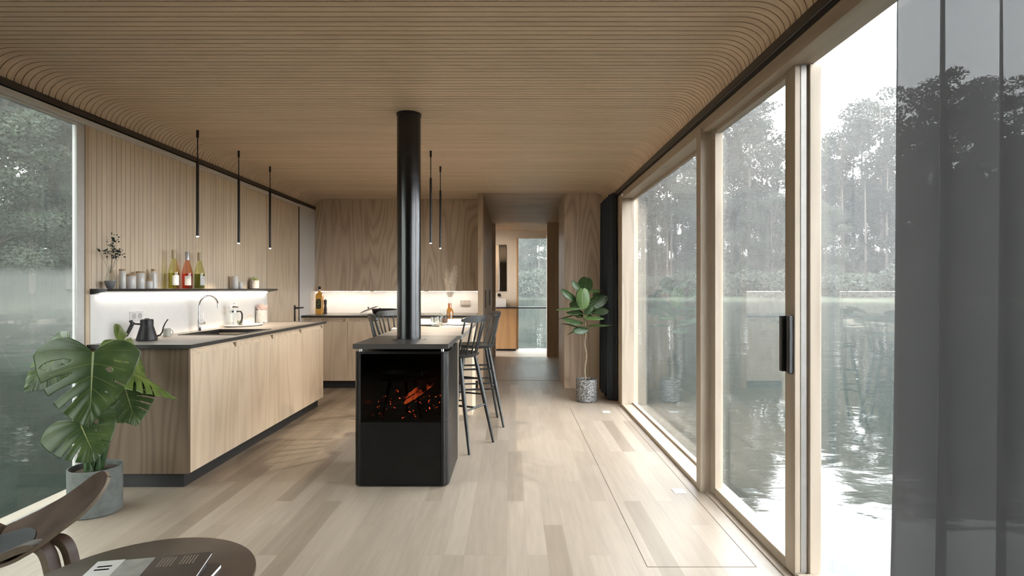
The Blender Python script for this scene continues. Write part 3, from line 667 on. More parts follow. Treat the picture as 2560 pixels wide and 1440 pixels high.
# tray with coffee things
tr = thing('serving_tray', 'oval white tray with curled handle carrying the coffee press', 'tray', (-2.528, 5.355, ZC), math.radians(68))
rows = []
for j in range(9):
    q = j/8; rr = [0,.35,.7,.9,.96,1.0,1.03,1.05,1.06][j]; zz = [.004,.004,.004,.004,.005,.008,.012,.016,.017][j]
    rows.append([(.195*rr*math.cos(2*PI*i/40), .105*rr*math.sin(2*PI*i/40), zz) for i in range(41)])
MB().grid(rows).build('tray_top', M_ceramic, tr, solid=.003)
MB().lathe([(0,.0006),(.85,.0006),(.96,.004),(.93,.0035),(0,.0025)], 40, sx=.195, sy=.105).build('underside', M_black, tr)
MB().tube([(.20,-.03,.014),(.215,-.028,.024),(.222,0,.03),(.215,.028,.024),(.20,.03,.014)], .005, 8).build('handle', M_chrome, tr)
fp = thing('coffee_press', 'glass coffee press with chrome lid and dark handle on the white tray', 'coffee press', (-2.585, 5.27, ZC+.0065), .5)
MB().lathe([(.0385,.012),(.040,.014),(.040,.165),(.043,.172)], 28).build('glass_body', M_clear, fp)
MB().lathe([(0,.003),(.039,.003),(.041,.006),(.041,.016),(.039,.018),(0,.018)], 28).build('base', M_chrome, fp)
MB().lathe([(.0415,.128),(.0415,.142),(.0405,.142),(.0405,.128)], 28).build('band', M_chrome, fp)
MB().lathe([(.042,.170),(.044,.172),(.042,.182),(.026,.189),(0,.191)], 28).tube([(0,0,.188),(0,0,.208)], .0025, 8).lathe([(0,.206),(.008,.207),(.009,.212),(.006,.217),(0,.218)], 14).build('lid', M_chrome, fp)
MB().tube([(0,0,.02),(0,0,.19)], .0022, 8).lathe([(.037,.030),(.037,.034),(0,.034)], 24).build('plunger', M_chrome, fp)
MB().tube([(.041,0,.136),(.062,0,.134),(.073,0,.112),(.073,0,.07),(.062,0,.034),(.046,0,.022)], [.006,.007,.0075,.007,.006,.005], 10).build('handle', M_black, fp)
t = thing('small_bowl', 'pale green bowl holding a wooden spoon, on the tray behind the mug', 'bowl', (-2.565, 5.375, ZC+.0065))
MB().lathe([(0,.0),(.018,.0),(.028,.010),(.034,.028),(.035,.045),(.033,.045),(.031,.028),(.02,.010),(0,.006)], 28).build('body', plain('pale_green_glaze', (.52,.56,.47), .3), t)
t = thing('wooden_spoon', 'pale wooden spoon leaning out of the pale green bowl', 'spoon', (-2.565, 5.375, ZC+.0135))
MB().tube([(-.008,-.004,.006),(.02,.02,.042),(.055,.06,.078),(.066,.07,.088)], [.006,.0035,.004,.005], 10).build('handle', M_cork, t)
mug('espresso_mug', 'white mug standing on the tray in front of the coffee press', (-2.512, 5.34, ZC+.0065), .5, .0265, .058, M_ceramic)

# ------------------------------------------------------------------ back worktop: oil, pepper mill, pan
t = thing('oil_bottle', 'tall yellow oil bottle with black cap and dark label in the back kitchen corner', 'bottle', (-2.575, 7.60, ZB))
oil = plain('golden_oil', (.72,.36,.05), .25, spec=.6)
sq = lambda r, z: [(r*sx, r*sy, z) for sx, sy in ((-1,-.85),(-.85,-1),(.85,-1),(1,-.85),(1,.85),(.85,1),(-.85,1),(-1,.85))]
mb = MB(); rings = [sq(.041,0),sq(.044,.004),sq(.044,.245),sq(.040,.265),sq(.026,.285),sq(.015,.298),sq(.014,.325)]; mb.grid([r+[r[0]] for r in rings]); mb.build('glass_body', oil, t, smooth=30)
MB().lathe([(.0185,.33),(.0185,.372),(0,.373)], 20).build('cap', M_black, t)
MB().lathe([(.0165,.318),(.0165,.33)], 20).build('neck_band', M_chrome, t)
lb = MB(); pts = [(-.026,.075),(.026,.075),(.032,.095),(.032,.185),(.02,.205),(-.02,.205),(-.032,.185),(-.032,.095)]
lb.prism([(x, -.0446, z) for x, z in pts], (0,.0006,0)); lb = lb.build('label', plain('dark_green_label', (.012,.022,.014), .5), t, smooth=0)
pr = MB()
for (xa, za, xb, zb) in ((-.02,.185,.02,.185),(-.018,.17,.02,.168),(-.02,.13,.012,.165),(-.012,.122,.02,.158),(-.02,.14,.0,.12),(.004,.13,.022,.142),(-.018,.105,.018,.105),(-.02,.092,.02,.092)):
    pr.tube([(xa,-.0452,za),(xb,-.0452,zb)], .0013, 5)
pr.build('label_print', plain('gold_print', (.45,.36,.12), .4), lb)
t = thing('pepper_mill', 'slim dark turned pepper mill right of the yellow oil bottle', 'pepper mill', (-2.505, 7.62, ZB))
MB().lathe([(0,0),(.024,0),(.024,.02),(.018,.03),(.021,.06),(.014,.12),(.019,.145),(.019,.155),(.0,.155)], 20).build('body', plain('dark_mill', (.03,.022,.02), .3), t)
MB().lathe([(.018,.1555),(.021,.165),(.018,.19),(.006,.198),(.006,.203),(0,.205)], 20).build('head', plain('dark_mill', (.03,.022,.02), .3), t)
t = thing('frying_pan', 'black pan with small side knobs on the back worktop, seen behind the left stools', 'pan', (-1.72, 7.62, ZB))
MB().lathe([(0,.0),(.12,.0),(.145,.012),(.16,.06),(.163,.072),(.158,.072),(.14,.014),(0,.008)], 36).build('pan_body', M_black, t)
MB().tube([(.155,0,.06),(.22,.0,.085),(.30,0,.13),(.315,0,.16),(.312,0,.19)], .008, 8).build('handle', M_black, t)
MB().lathe([(0,.071),(.007,.072),(.009,.082),(.005,.09),(0,.091)], 14, (-.02,-.155,.0)).build('knob', M_black, t)
t = thing('pan_lid', 'thin glass pan lid leaning on the black pan, its dark knob up', 'lid', (-1.915, 7.60, ZB+.062), 0)
Mx = Matrix.Rotation(math.radians(-22), 3, 'Y')
MB().lathe([(.0,.012),(.08,.009),(.13,.0),(.133,-.001),(.13,.003),(.08,.012),(0,.015)], 32, (0,0,.0), Mx).build('lid_plate', plain('steel_lid', (.4,.36,.34), .25, .7), t)
MB().lathe([(0,.013),(.006,.014),(.010,.03),(.012,.036),(0,.04)], 14, (0,0,0), Mx).build('knob', M_black, t)

# ------------------------------------------------------------------ set table
ZT = .9185
def plate(label, x, y, r):
    t = tag(MB().lathe([(0,.002),(r*.55,.001),(r*.62,.004),(r,.014),(r,.017),(r*.64,.008),(r*.5,.006),(0,.006)], 40).build('dinner_plate', M_ceramic), label, 'plate', 'dinner plates on the bar table'); t.location = (x, y, ZT); return t
def bowl(label, x, y, r=.07, h=.05):
    t = tag(MB().lathe([(0,.0),(r*.75,.0),(r*.97,.008),(r,.02),(r,h),(r-.004,h),(r-.006,.02),(r*.7,.006),(0,.005)], 36).build('soup_bowl', M_ceramic), label, 'bowl', 'white bowls on the plates'); t.location = (x, y, ZT+.0065); return t
def napkin(label, x, y, rz, w=.13, d=.24):
    mb = MB()
    for k in range(3): mb.box(-w/2+.002*k, w/2-.001*k, -d/2+.002*k, d/2-.003*k, .0005+k*.003, .003+k*.003)
    t = tag(mb.build('folded_napkin', M_paper, smooth=0, bevel=.001), label, 'napkin', 'folded napkins on the bar table'); t.location = (x, y, ZT); t.rotation_euler = (0,0,rz); return t
def cutlery(name, label, x, y, rz, fork, z=0):
    mb = MB().tube([(0,-.10,.004),(0,.02,.004),(0,.04,.005)], [.004,.0025,.003], 8)
    if fork:
        mb.box(-.011,.011,.04,.055,.003,.006)
        for k in (-.009,-.003,.003,.009): mb.box(k-.0015,k+.0015,.055,.095,.003,.006)
    else: mb.prism([(-.008,.04,.0035),(.009,.04,.0035),(.009,.09,.0035),(0,.11,.0035),(-.008,.10,.0035)], (0,0,.0018))
    t = tag(mb.build(name, M_black), label, 'cutlery', 'black cutlery on the napkins'); t.location = (x, y, ZT+.009+z); t.rotation_euler = (0,0,rz); return t
plate('white dinner plate at the near right place, under the wide bowl', -.545, 5.48, .125); bowl('white bowl on the near right plate, in front of the amber vase', -.56, 5.52)
plate('white dinner plate just right of the flue pipe, beside the glasses', -.845, 5.50, .125); bowl('white bowl half hidden by the flue pipe, on the plate beside it', -.86, 5.52)
napkin('folded white napkin right of centre, at the near right place', -.52, 5.27, math.radians(82)); cutlery('dinner_knife', 'black knife lying on the near right napkin', -.53, 5.255, math.radians(80), False)
cutlery('dinner_fork', 'black fork beside the plate right of the flue pipe', -.775, 5.30, math.radians(75), True, -.009)
napkin('folded white napkin left of the flue pipe at the table edge', -.93, 4.98, math.radians(95)); cutlery('dinner_fork', 'black fork on the napkin left of the flue pipe', -.93, 4.99, math.radians(95), True)
def tumbler(label, x, y, r=.031, h=.085):
    t = tag(MB().lathe([(0,.004),(r*.85,.0),(r*.9,.002),(r,h),(r-.0025,h),(r*.84,.010),(0,.010)], 28).build('drinking_glass', M_clear), label, 'glass', 'clear tumblers on the bar table'); t.location = (x, y, ZT); return t
tumbler('clear tumbler right of the flue pipe, left one of the pair', -.735, 5.33); tumbler('clear tumbler next to the stacked glass jars, right one of the pair', -.70, 5.46)
t = thing('glass_jar', 'lower glass jar with brown contents left of the amber vase', 'jar', (-.705, 5.87, ZT))
MB().lathe([(0,.002),(.036,0),(.04,.006),(.04,.07),(.034,.078),(.034,.084)], 28).build('glass_body', M_clear, t)
MB().lathe([(0,.006),(.036,.006),(.036,.05),(0,.05)], 24).build('contents', plain('brown_spice', (.10,.045,.03), .8, noise=.4, nscale=80), t)
MB().tube([(-.039,0,.062)] + [(-.041-.018*math.sin(PI*k/8), 0, .042+.02*math.cos(PI*k/8)) for k in range(9)] + [(-.039,0,.022)], .004, 8).build('handle', thin_glass('amber_clear', (.85,.62,.35)), t)
t = thing('glass_jar', 'upper glass jar with metal rim stacked on the brown one', 'jar', (-.705, 5.87, ZT+.0845))
MB().lathe([(0,.001),(.033,0),(.038,.006),(.038,.05),(.034,.055)], 28).build('glass_body', M_clear, t)
MB().lathe([(.036,.0),(.039,.004),(.036,.008)], 28).build('rim', M_chrome, t)
t = thing('amber_vase', 'amber glass bottle vase with dried pampas grass on the bar table', 'vase', (-.675, 6.12, ZT))
G_a = thin_glass('amber_glass', (.80,.55,.27), f0=.06)
MB().lathe([(0,.003),(.036,0),(.042,.006),(.043,.06),(.042,.095),(.034,.125),(.022,.143),(.0195,.155),(.0195,.196),(.0175,.196),(.0175,.15)], 32).build('glass_body', G_a, t)
M_pamp = plain('dried_pampas', (.30,.25,.20), .9)
rng = random.Random(8)
for k, (dx, dz, L, w, bend) in enumerate(((-.01,.35,.30,.034,-.02),(.035,.44,.34,.04,.03),(.015,.33,.26,.03,.01))):
    base = Vector((0,0,.02)); top = Vector((dx+bend*.5, 0, .30+dz*.3)); e = Vector((dx+bend, 0, .20+dz+.02))
    MB().tube([base, top.lerp(base,.4), top], .0012, 6).build('grass_stem', M_pamp, t)
    pl = MB()
    for q in range(700):
        f = rng.random(); c = Vector((mix(dx*.3, dx+bend, f), 0, mix(.26, .26+L, f))); ww = w*math.sin(PI*min(1,f*.85+.12))**.7
        a = rng.uniform(0,2*PI); r = ww*math.sqrt(rng.random()); p = c + Vector((math.cos(a)*r, math.sin(a)*r, 0)); d = Vector((math.cos(a)*.5, math.sin(a)*.5, rng.uniform(.3,1))).normalized()*rng.uniform(.012,.022); s = d.orthogonal().normalized()*.0011
        pl.add([p-s, p+s, p+d], [(0,1,2)])
    o = pl.build('grass_plume', M_pamp, t, smooth=0); o['kind'] = 'stuff'

# ------------------------------------------------------------------ floor sockets
for x, y, lab in ((1.045, 3.57, 'square white floor socket near the window post, nearer of the two'), (.968, 5.87, 'square white floor socket near the far curtain, further of the two')):
    t = thing('floor_socket', lab, 'socket', (x, y, 0), 0, 'floor sockets along the window')
    mb = MB()
    for a in ((-.038,.038,-.038,-.03),(-.038,.038,.03,.038),(-.038,-.03,-.03,.03),(.03,.038,-.03,.03)): mb.box(*a, .0003, .003)
    mb.build('frame', M_ceramic, t, smooth=0); B(-.03,.03,-.03,.03,.0003,.002).build('cover', plain('socket_cover', (.45,.43,.42), .4), t, smooth=0)

# ------------------------------------------------------------------ washroom at the end of the corridor
t = thing('washroom_vanity', 'honey oak vanity cabinet under a black counter in the washroom', 'cabinet', (-.35, 11.62, 0))
B(0, .435, 0, .37, .045, .872).build('carcass', M_vanity, t, smooth=0); B(.0,.435,-.02,-.001,.045,.872).build('door', M_vanity, t, smooth=0, bevel=.001); B(.02,.42,.03,.37,.0,.044).build('plinth', M_plinth, t, smooth=0)
tag(B(-.9, .80, 11.55, 11.995, .873, .895).build('washroom_counter', M_black, smooth=0), 'thin black counter running across the washroom window', 'counter')
t = thing('washroom_basin', 'white box basin on the black washroom counter', 'basin', (-.30, 11.78, .8955))
mb = MB().box(-.2,.17,-.17,-.155,0,.165).box(-.2,.17,.155,.17,0,.165).box(-.2,-.185,-.155,.155,0,.165).box(.155,.17,-.155,.155,0,.165).box(-.185,.155,-.155,.155,0,.02); mb.build('body', M_ceramic, t, smooth=0, bevel=.003)
t = thing('wall_tap', 'round black tap knob on the washroom wall above the white basin', 'tap', (-.28, 11.999, 1.14))
MB().lathe([(0,0),(.035,0),(.035,.03),(.03,.034),(0,.034)], 24, (0,0,0), Matrix.Rotation(PI/2, 3, 'X')).build('knob', M_black, t); MB().tube([(.0,-.02,.0),(0,-.10,-.0)], .010, 10).build('stem', M_black, t)
t = thing('washroom_mirror', 'tall mirror on the washroom wall above the basin', 'mirror', (-.26, 11.998, 1.71))
B(-.16,.133,-.012,-.001,-.49,.488).build('backing', M_plinth, t, smooth=0); B(-.158,.131,-.0135,-.0125,-.488,.486).build('mirror_glass', plain('mirror_silver', (.85,.85,.85), .02, 1), t, smooth=0)
t = thing('ceiling_light', 'round warm ceiling light of the washroom', 'lamp', (-.95, 11.2, H))  # added lamp, out of sight behind the jamb, to brighten the washroom
MB().lathe([(.09,-.001),(.09,-.02),(.08,-.024),(.08,-.001)], 28).build('ring', M_ceramic, t); MB().lathe([(.079,-.018),(0,-.018)], 28).build('diffuser', plain('warm_lamp', (1,1,1), .5, emit=(1,.86,.70,1), estr=420), t)

# ------------------------------------------------------------------ curtains
def curtain_mat(name, tr, col, rough=.6):
    m, n, l, b = newmat(name); n.remove(b)
    a = n.new('ShaderNodeBsdfTransparent'); a.inputs[0].default_value = (1,1,1,1); d = n.new('ShaderNodeBsdfDiffuse'); d.inputs[0].default_value = (*col,1)
    tl = n.new('ShaderNodeBsdfTranslucent'); tl.inputs[0].default_value = (*col,1); m1 = n.new('ShaderNodeMixShader'); m1.inputs[0].default_value = .10; l.new(d.outputs[0], m1.inputs[1]); l.new(tl.outputs[0], m1.inputs[2])
    m2 = n.new('ShaderNodeMixShader'); m2.inputs[0].default_value = tr; l.new(m1.outputs[0], m2.inputs[1]); l.new(a.outputs[0], m2.inputs[2]); l.new(m2.outputs[0], n['Material Output'].inputs['Surface'])
    return m
def curtain(label, x, y0, y1, folds, amp, mat, seed, lean=0):
    t = thing('curtain', label, 'curtain', (x, (y0+y1)/2, 0)); rg = random.Random(seed); rows = []; K = folds*16; h = (y1-y0)/2
    ph = [rg.uniform(-.25,.25) for _ in range(folds+2)]; am = [rg.uniform(.75,1.1) for _ in range(folds+2)]
    for j in range(15):
        z = 2.345*(1-j/14)+.012*(j/14); r = []
        for i in range(K+1):
            u = i/K; k = u*folds; a = am[int(k)]*amp*(.75+.35*(j/14)); sw = lean*max(0, j/14-.45)**2*(u**3)
            r.append((a*math.sin(2*PI*k + ph[int(k)]*math.sin(PI*(k%1))*2), -h+2*h*u + .25*a*math.sin(4*PI*k) - sw*.0 + sw, z))
        rows.append(r)
    MB().grid(rows).build('fabric', mat, t, smooth=80)
    hd = MB()
    B(-.012, .012, -h, h, 2.345, 2.352).build('glider_rail', M_track, t, smooth=0)
    return t
curtain('sheer dark grey curtain hanging nearest, at the right edge over the window', 1.165, .80, 1.72, 5, .055, curtain_mat('sheer_grey', .032, (.18,.183,.186)), 2, lean=.10)
curtain('dark slate curtain gathered beside the fig tree at the far window', 1.135, 6.42, 7.16, 8, .05, curtain_mat('slate_curtain', .0, (.05,.058,.068)), 5)

# ------------------------------------------------------------------ coffee table, magazines, plywood chair
t = thing('coffee_table', 'round dark brown coffee table with magazines, at the bottom left corner', 'table', (-1.08, 1.63, 0))
MB().lathe([(0,.397),(.300,.397),(.314,.404),(.316,.412),(.315,.420),(.312,.4215),(0,.4215)], 72).build('tabletop', wood('dark_walnut_top', (.085,.062,.047,1), (.055,.04,.031,1), 'x', 1, ring=4, rough=.33), t)
for k in range(3):
    a = .5+2*PI*k/3
    MB().tube([(.13*math.cos(a),.13*math.sin(a),.397),(.22*math.cos(a),.22*math.sin(a),0)], [.016,.011], 12).build('leg', M_black, t)
def magazine(name, label, loc, rz, w, d, th, cover):
    t = thing(name, label, 'magazine', loc, rz, 'magazines on the coffee table')
    mb = MB().box(-w/2+.002, w/2-.002, -d/2+.002, d/2-.002, .0008, th-.0006); mb.build('pages', M_paper, t, smooth=0)
    c = B(-w/2, w/2, -d/2, d/2, th-.0005, th+.0003).build('cover', plain('cover_dark', (.035,.027,.022), .28), t, smooth=0)
    MB().box(-w/2, w/2, -d/2, d/2, 0, .0007).build('back_cover', M_black, t, smooth=0)
    pr = {}
    for (x0, x1, y0, y1, nm, col) in cover:
        pr.setdefault(nm, [MB(), col])[0].box(x0, x1, y0, y1, th+.0003, th+.0006)
    for nm, (m, col) in pr.items(): m.build(nm, plain(nm, col, .3, noise=.25 if 'photo' in nm else 0, nscale=25), c, smooth=0)
    return t
cov = [(-.16,-.085,-.12,.12,'title_panel',(.50,.50,.48)), (-.085,.0,-.12,.115,'photo_panel',(.22,.22,.20)),
       (-.145,-.105,.058,.066,'title_mark',(.03,.03,.03)), (-.145,-.105,.078,.086,'title_mark',(.03,.03,.03))]
for k in range(5): cov += [(.025+.009*k, .028+.009*k, .045, .105, 'text_line', (.20,.16,.13)), (.085+.009*k, .088+.009*k, .05, .108, 'text_line', (.22,.18,.14))]
magazine('magazine', 'dark magazine with pale title panel and two bars, topmost on the round table', (-1.075, 1.64, .4345), math.radians(12), .32, .24, .008, cov)
magazine('magazine', 'magazine lying under the dark one on the round table, only its white edge showing', (-1.035, 1.60, .4217), math.radians(4), .32, .24, .012, [])

M_shell = wood('walnut_shell', (.075,.05,.037,1), (.05,.033,.025,1), 'x', 1.2, ring=4, rough=.7, spec=.06)
M_edge = plain('plywood_edge', (.19,.145,.105), .55, noise=.12, nscale=50)
ch = thing('lounge_chair', 'low bent plywood lounge chair with black seat pad beside the round table', 'chair', (0, 0, 0))
near = [(0,1412,1.92),(60,1385,1.92),(100,1360,1.93),(140,1330,1.94),(200,1285,1.96),(240,1245,1.985),(262,1212,2.01)]
far = [(0,1322,2.25),(70,1290,2.24),(110,1268,2.22),(160,1240,2.18),(200,1212,2.14),(232,1188,2.10),(258,1177,2.06)]
tip = P(269,1190,2.03)
rt = [(P(*n), P(*f)) for n, f in zip(near, far)]
mid = (Vector((-1.93, 1.87, .296)), Vector((-2.06, 2.36, .305)))
XM = -1.995
def mir(v): return Vector((2*XM - v.x, v.y, v.z))
st_ = [(mir(n), mir(f)) for n, f in rt[::-1]] + [mid] + rt
def cat(pts, t):
    k = min(int(t), len(pts)-2); u = t-k; p0 = pts[max(k-1,0)]; p1 = pts[k]; p2 = pts[k+1]; p3 = pts[min(k+2,len(pts)-1)]
    return .5*((2*p1)+(p2-p0)*u+(2*p0-5*p1+4*p2-p3)*u*u+(3*p1-p0-3*p2+p3)*u**3)
A = [mir(tip)] + [a for a, b in st_] + [tip]; Bq = [mir(tip)] + [b for a, b in st_] + [tip]
def shell(t, v):
    a, b = cat(A, t), cat(Bq, t); p = a.lerp(b, v); p.z -= .035*math.sin(PI*v)*max(0, 1-abs(t-8)/8) ; return p
NT = len(A)-1
rows = [[shell(NT*i/90, j/14) for j in range(15)] for i in range(91)]
def thick(rows, d):
    """close a sheet into a solid shell with its own edge material"""
    h, w = len(rows), len(rows[0]); mb = MB(); low = []
    for i in range(h):
        r = []
        for j in range(w):
            e1 = Vector(rows[min(i+1,h-1)][j]) - Vector(rows[max(i-1,0)][j]); e2 = Vector(rows[i][min(j+1,w-1)]) - Vector(rows[i][max(j-1,0)])
            n = e1.cross(e2); n = n.normalized() if n.length > 1e-9 else Vector((0,0,1))
            if n.z < 0: n = -n
            r.append(Vector(rows[i][j]) - n*d)
        low.append(r)
    mb.grid(rows, 0); mb.grid(low, 0)
    for a, b in (([r[0] for r in rows], [r[0] for r in low]), ([r[-1] for r in rows], [r[-1] for r in low]), (rows[0], low[0]), (rows[-1], low[-1])): mb.grid([a, b], 1)
    return mb
thick(rows, .011).build('seat_shell', [M_shell, M_edge], ch, smooth=50)
pd = MB(); pr_ = []
tc_ = 8.15
for i in range(19):
    r = i/18; row = []
    for k in range(49):
        a = 2*PI*k/48; p = shell(tc_+ 2.45*r*math.cos(a)*(1 if True else 1), .50+.40*r*math.sin(a)); p.z += .004+.016*(1-r**4); row.append(p)
    pr_.append(row)
pd.grid(pr_).build('seat_pad', plain('black_leather', (.011,.012,.014), .6, spec=.2, bump=.1, nscale=120), ch, smooth=60)
bk = []
for i in range(21):
    u = -1+2*i/20; bk.append([Vector((XM-.05+.30*u, 1.60-.03*v-.06*(1-u*u)+.02, .44+.30*v+ .02*u*u)) for v in (0,.25,.5,.75,1)])
thick(bk, .011).build('backrest_shell', [M_shell, M_edge], ch, smooth=50)
M_dkleg = plain('dark_walnut_leg', (.035,.016,.009), .5)
def loop(y, x=0): return [(-1.75+x,y,.345),(-1.68+x,y,.375),(-1.635+x,y,.388),(-1.603+x,y,.381),(-1.582+x,y,.352),(-1.568+x,y,.30),(-1.552+x,y,.22),(-1.53+x,y,.10),(-1.515+x,y,0)]
for y, dx in ((1.955, -.012), (2.005, .018)):
    pts = [Vector(p) for p in loop(y, dx)]; W = .024 if y < 2 else .020
    fine = [cat(pts, (len(pts)-1)*k/40) for k in range(41)]
    mb = MB(); rws = []
    for j, p in enumerate(fine):
        d = (fine[min(j+1,40)] - fine[max(j-1,0)]).normalized(); nn = d.cross(Vector((0,1,0))).normalized()*.012
        rws.append((p-nn, p+nn))
    for s in (-1, 1): mb.grid([[q[0]+Vector((0,s*W,0)) for q in rws], [q[1]+Vector((0,s*W,0)) for q in rws]], 1)
    for e in (0, 1): mb.grid([[q[e]+Vector((0,-W,0)) for q in rws], [q[e]+Vector((0,W,0)) for q in rws]], 0)
    mb.build('leg', [M_dkleg, M_edge], ch, smooth=40)
for x, y in ((-2.3, 1.98), (-1.97, 1.66)):
    MB().strip([(x,y,.32),(x-.03,y-.02,.2),(x-.06,y-.03,0)], (0,.03,0), .022).build('leg', M_dkleg, ch)
MB().strip([(XM-.05,1.95,.275),(XM-.05,1.75,.26),(XM-.05,1.60,.33),(XM-.05,1.55,.54)], (.05,0,0), .02).build('back_support', M_shell, ch)

# ------------------------------------------------------------------ leaves
def leaf_mat(name, a, b_, vein, rough=.32, spec=.5):
    m, n, l, b = newmat(name); b.inputs['Roughness'].default_value = rough; b.inputs['Specular IOR Level'].default_value = spec
    uv = n.new('ShaderNodeAttribute'); uv.attribute_name = 'rib'; uv.attribute_type = 'GEOMETRY'
    sp = n.new('ShaderNodeSeparateXYZ'); l.new(uv.outputs['Vector'], sp.inputs[0])
    def M(op, p, q): 
        k = n.new('ShaderNodeMath'); k.operation = op
        for i, z in enumerate((p, q)):
            if isinstance(z, (int, float)): k.inputs[i].default_value = z
            else: l.new(z, k.inputs[i])
        return k.outputs[0]
    midv = M('LESS_THAN', sp.outputs['Y'], .022)                                   # the midrib
    side = M('LESS_THAN', M('ABSOLUTE', M('SUBTRACT', M('FRACT', M('MULTIPLY', sp.outputs['X'], 7.0), 0), .5), 0), .035)
    side = M('MULTIPLY', side, M('LESS_THAN', sp.outputs['Y'], .8))
    t = n.new('ShaderNodeTexCoord'); nz = n.new('ShaderNodeTexNoise'); nz.inputs['Scale'].default_value = 7; l.new(t.outputs['Object'], nz.inputs['Vector'])
    cr = n.new('ShaderNodeValToRGB'); l.new(nz.outputs[0], cr.inputs[0]); cr.color_ramp.elements[0].position = .35; cr.color_ramp.elements[1].position = .7
    cr.color_ramp.elements[0].color = a; cr.color_ramp.elements[1].color = b_
    mx = n.new('ShaderNodeMix'); mx.data_type = 'RGBA'; l.new(M('MAXIMUM', midv, M('MULTIPLY', side, .35)), mx.inputs[0]); l.new(cr.outputs[0], mx.inputs[6]); mx.inputs[7].default_value = vein
    l.new(mx.outputs[2], b.inputs['Base Color'])
    tl = n.new('ShaderNodeBsdfTranslucent'); l.new(mx.outputs[2], tl.inputs[0]); ms = n.new('ShaderNodeMixShader'); ms.inputs[0].default_value = .18
    l.new(b.outputs[0], ms.inputs[1]); l.new(tl.outputs[0], ms.inputs[2]); l.new(ms.outputs[0], n['Material Output'].inputs['Surface'])
    return m
def leaf(mat, parent, base, tipp, width, nrm, kind='monstera', slits=(), cup=.12, droop=.10, seed=0, wl=1.0, wr=1.0):
    """a leaf blade from base to tip; width = full width / length; nrm = rough facing; slits = (side, s0, s1, r0)"""
    rg = random.Random(seed); base = Vector(base); d = Vector(tipp) - base; L = d.length; f = d.normalized(); nrm = Vector(nrm); nrm = (nrm - f*nrm.dot(f)).normalized(); rt_ = f.cross(nrm)
    NS, NR = (150, 30) if kind == 'monstera' else (28, 8)
    vs = []; rib = []; faces = []
    def pt(s, r, side):
        if kind == 'monstera':
            m = max(0, (s-.22)/.78); ang = math.radians((mix(138, 98, min(1, s/.22)) if s < .22 else mix(98, 6, ((s-.22)/.78)**.95)) - 12*r*(1-s))
            Wd = mix(.42, .92, min(1, (s/.22))**.75) if s < .22 else mix(.92, .17, ((s-.22)/.78)**1.25)
            Wd *= width*.55
        else:
            m = s; ang = math.radians(mix(82, 6, s**1.3)); Wd = width*.5*(math.sin(PI*min(1, s**.8*.97+.03))**.75)*(.62+.55*s)
        Wd *= wl if side < 0 else wr
        x = m + r*Wd*math.cos(ang); yv = r*Wd*math.sin(ang)
        z = -cup*(yv**2)*2 - droop*(x**2) + .018*math.sin(s*7*2*PI)*r*(1-r*.3)*(.7 if kind == 'monstera' else .35)+.02*math.sin(3*r+5*s+seed)*r
        return base + f*(x*L) + rt_*(side*yv*L) + nrm*(z*L)
    for side in (-1, 1):
        o = len(vs)
        for i in range(NS+1):
            for j in range(NR+1):
                s, r = i/NS, j/NR; vs.append(pt(s, r, side)); rib.append((s, r, 0))
        for i in range(NS):
            for j in range(NR):
                s, r = (i+.5)/NS, (j+.5)/NR; cut = False
                for (sd, s0, s1, r0, r1) in slits:
                    if sd == side and r0 < r < r1:
                        c = (s0+s1)/2; h = (s1-s0)/2*(math.sin(PI*min(1, (r-r0)/(r1-r0)))**.5 if r1 < .98 else min(1, ((r-r0)/.35))**.5)
                        if abs(s-c) < h: cut = True
                if not cut:
                    a = o+i*(NR+1)+j; faces.append((a, a+1, a+NR+2, a+NR+1))
    me = bpy.data.meshes.new('leaf'); me.from_pydata([tuple(v) for v in vs], [], faces); me.materials.append(mat)
    at = me.attributes.new('rib', 'FLOAT_VECTOR', 'POINT'); at.data.foreach_set('vector', [c for v in rib for c in v])
    me.polygons.foreach_set('use_smooth', [True]*len(me.polygons)); me.update()
    o = bpy.data.objects.new('leaf', me); COL.objects.link(o); o.parent = parent
    md = o.modifiers.new('solid', 'SOLIDIFY'); md.thickness = .0014; md.offset = 0
    return o
M_mon = leaf_mat('monstera_leaf', (.030,.060,.018,1), (.080,.125,.038,1), (.22,.25,.08,1), .34, .5)
M_mon2 = leaf_mat('monstera_young_leaf', (.09,.15,.03,1), (.19,.26,.06,1), (.33,.34,.12,1), .35)
M_stem = plain('green_stem', (.035,.075,.025), .45, noise=.25, nscale=30)
mp_ = thing('monstera_plant', 'large monstera with split leaves in a grey-green concrete pot, beside the left window', 'plant', (0, 0, 0))
pc = Vector((-2.379, 3.245, 0)); 
MB().lathe([(.124,0),(.131,.006),(.132,.256),(.130,.259),(.124,.259),(.121,.23),(.119,.03),(0,.03)], 56, pc).build('pot', M_concrete, mp_)
MB().lathe([(0,.238),(.05,.240),(.121,.232)], 40, pc).build('soil', M_soil, mp_)
SL = lambda sd, *a: [(sd, c-w, c+w, r0, 1.0) for c, w, r0 in a]
slA = SL(1, (.40,.020,.38),(.50,.026,.36),(.61,.018,.42)) + SL(-1, (.46,.009,.55),(.58,.009,.5)) + [(1,.27,.325,.36,.92),(-1,.36,.405,.34,.52),(-1,.29,.31,.5,.8)]
def S(px, py, Y): return P(px, py, Y)
leaf(M_mon, mp_, S(233,880,3.02), S(223,1046,2.97), 1.50, (.36,-.9,.28), slits=slA, cup=.13, droop=.05, seed=1, wl=.80, wr=1.06)
slB = SL(1, (.37,.012,.45),(.48,.014,.42),(.60,.018,.4)) + SL(-1, (.58,.010,.5)) + [(-1,.28,.34,.35,.6),(-1,.42,.46,.35,.55)]
leaf(M_mon, mp_, S(199,1056,2.98), S(234,1136,2.95), 1.80, (.40,-.85,.45), slits=slB, cup=.14, droop=.1, seed=2, wl=.92, wr=1.08)
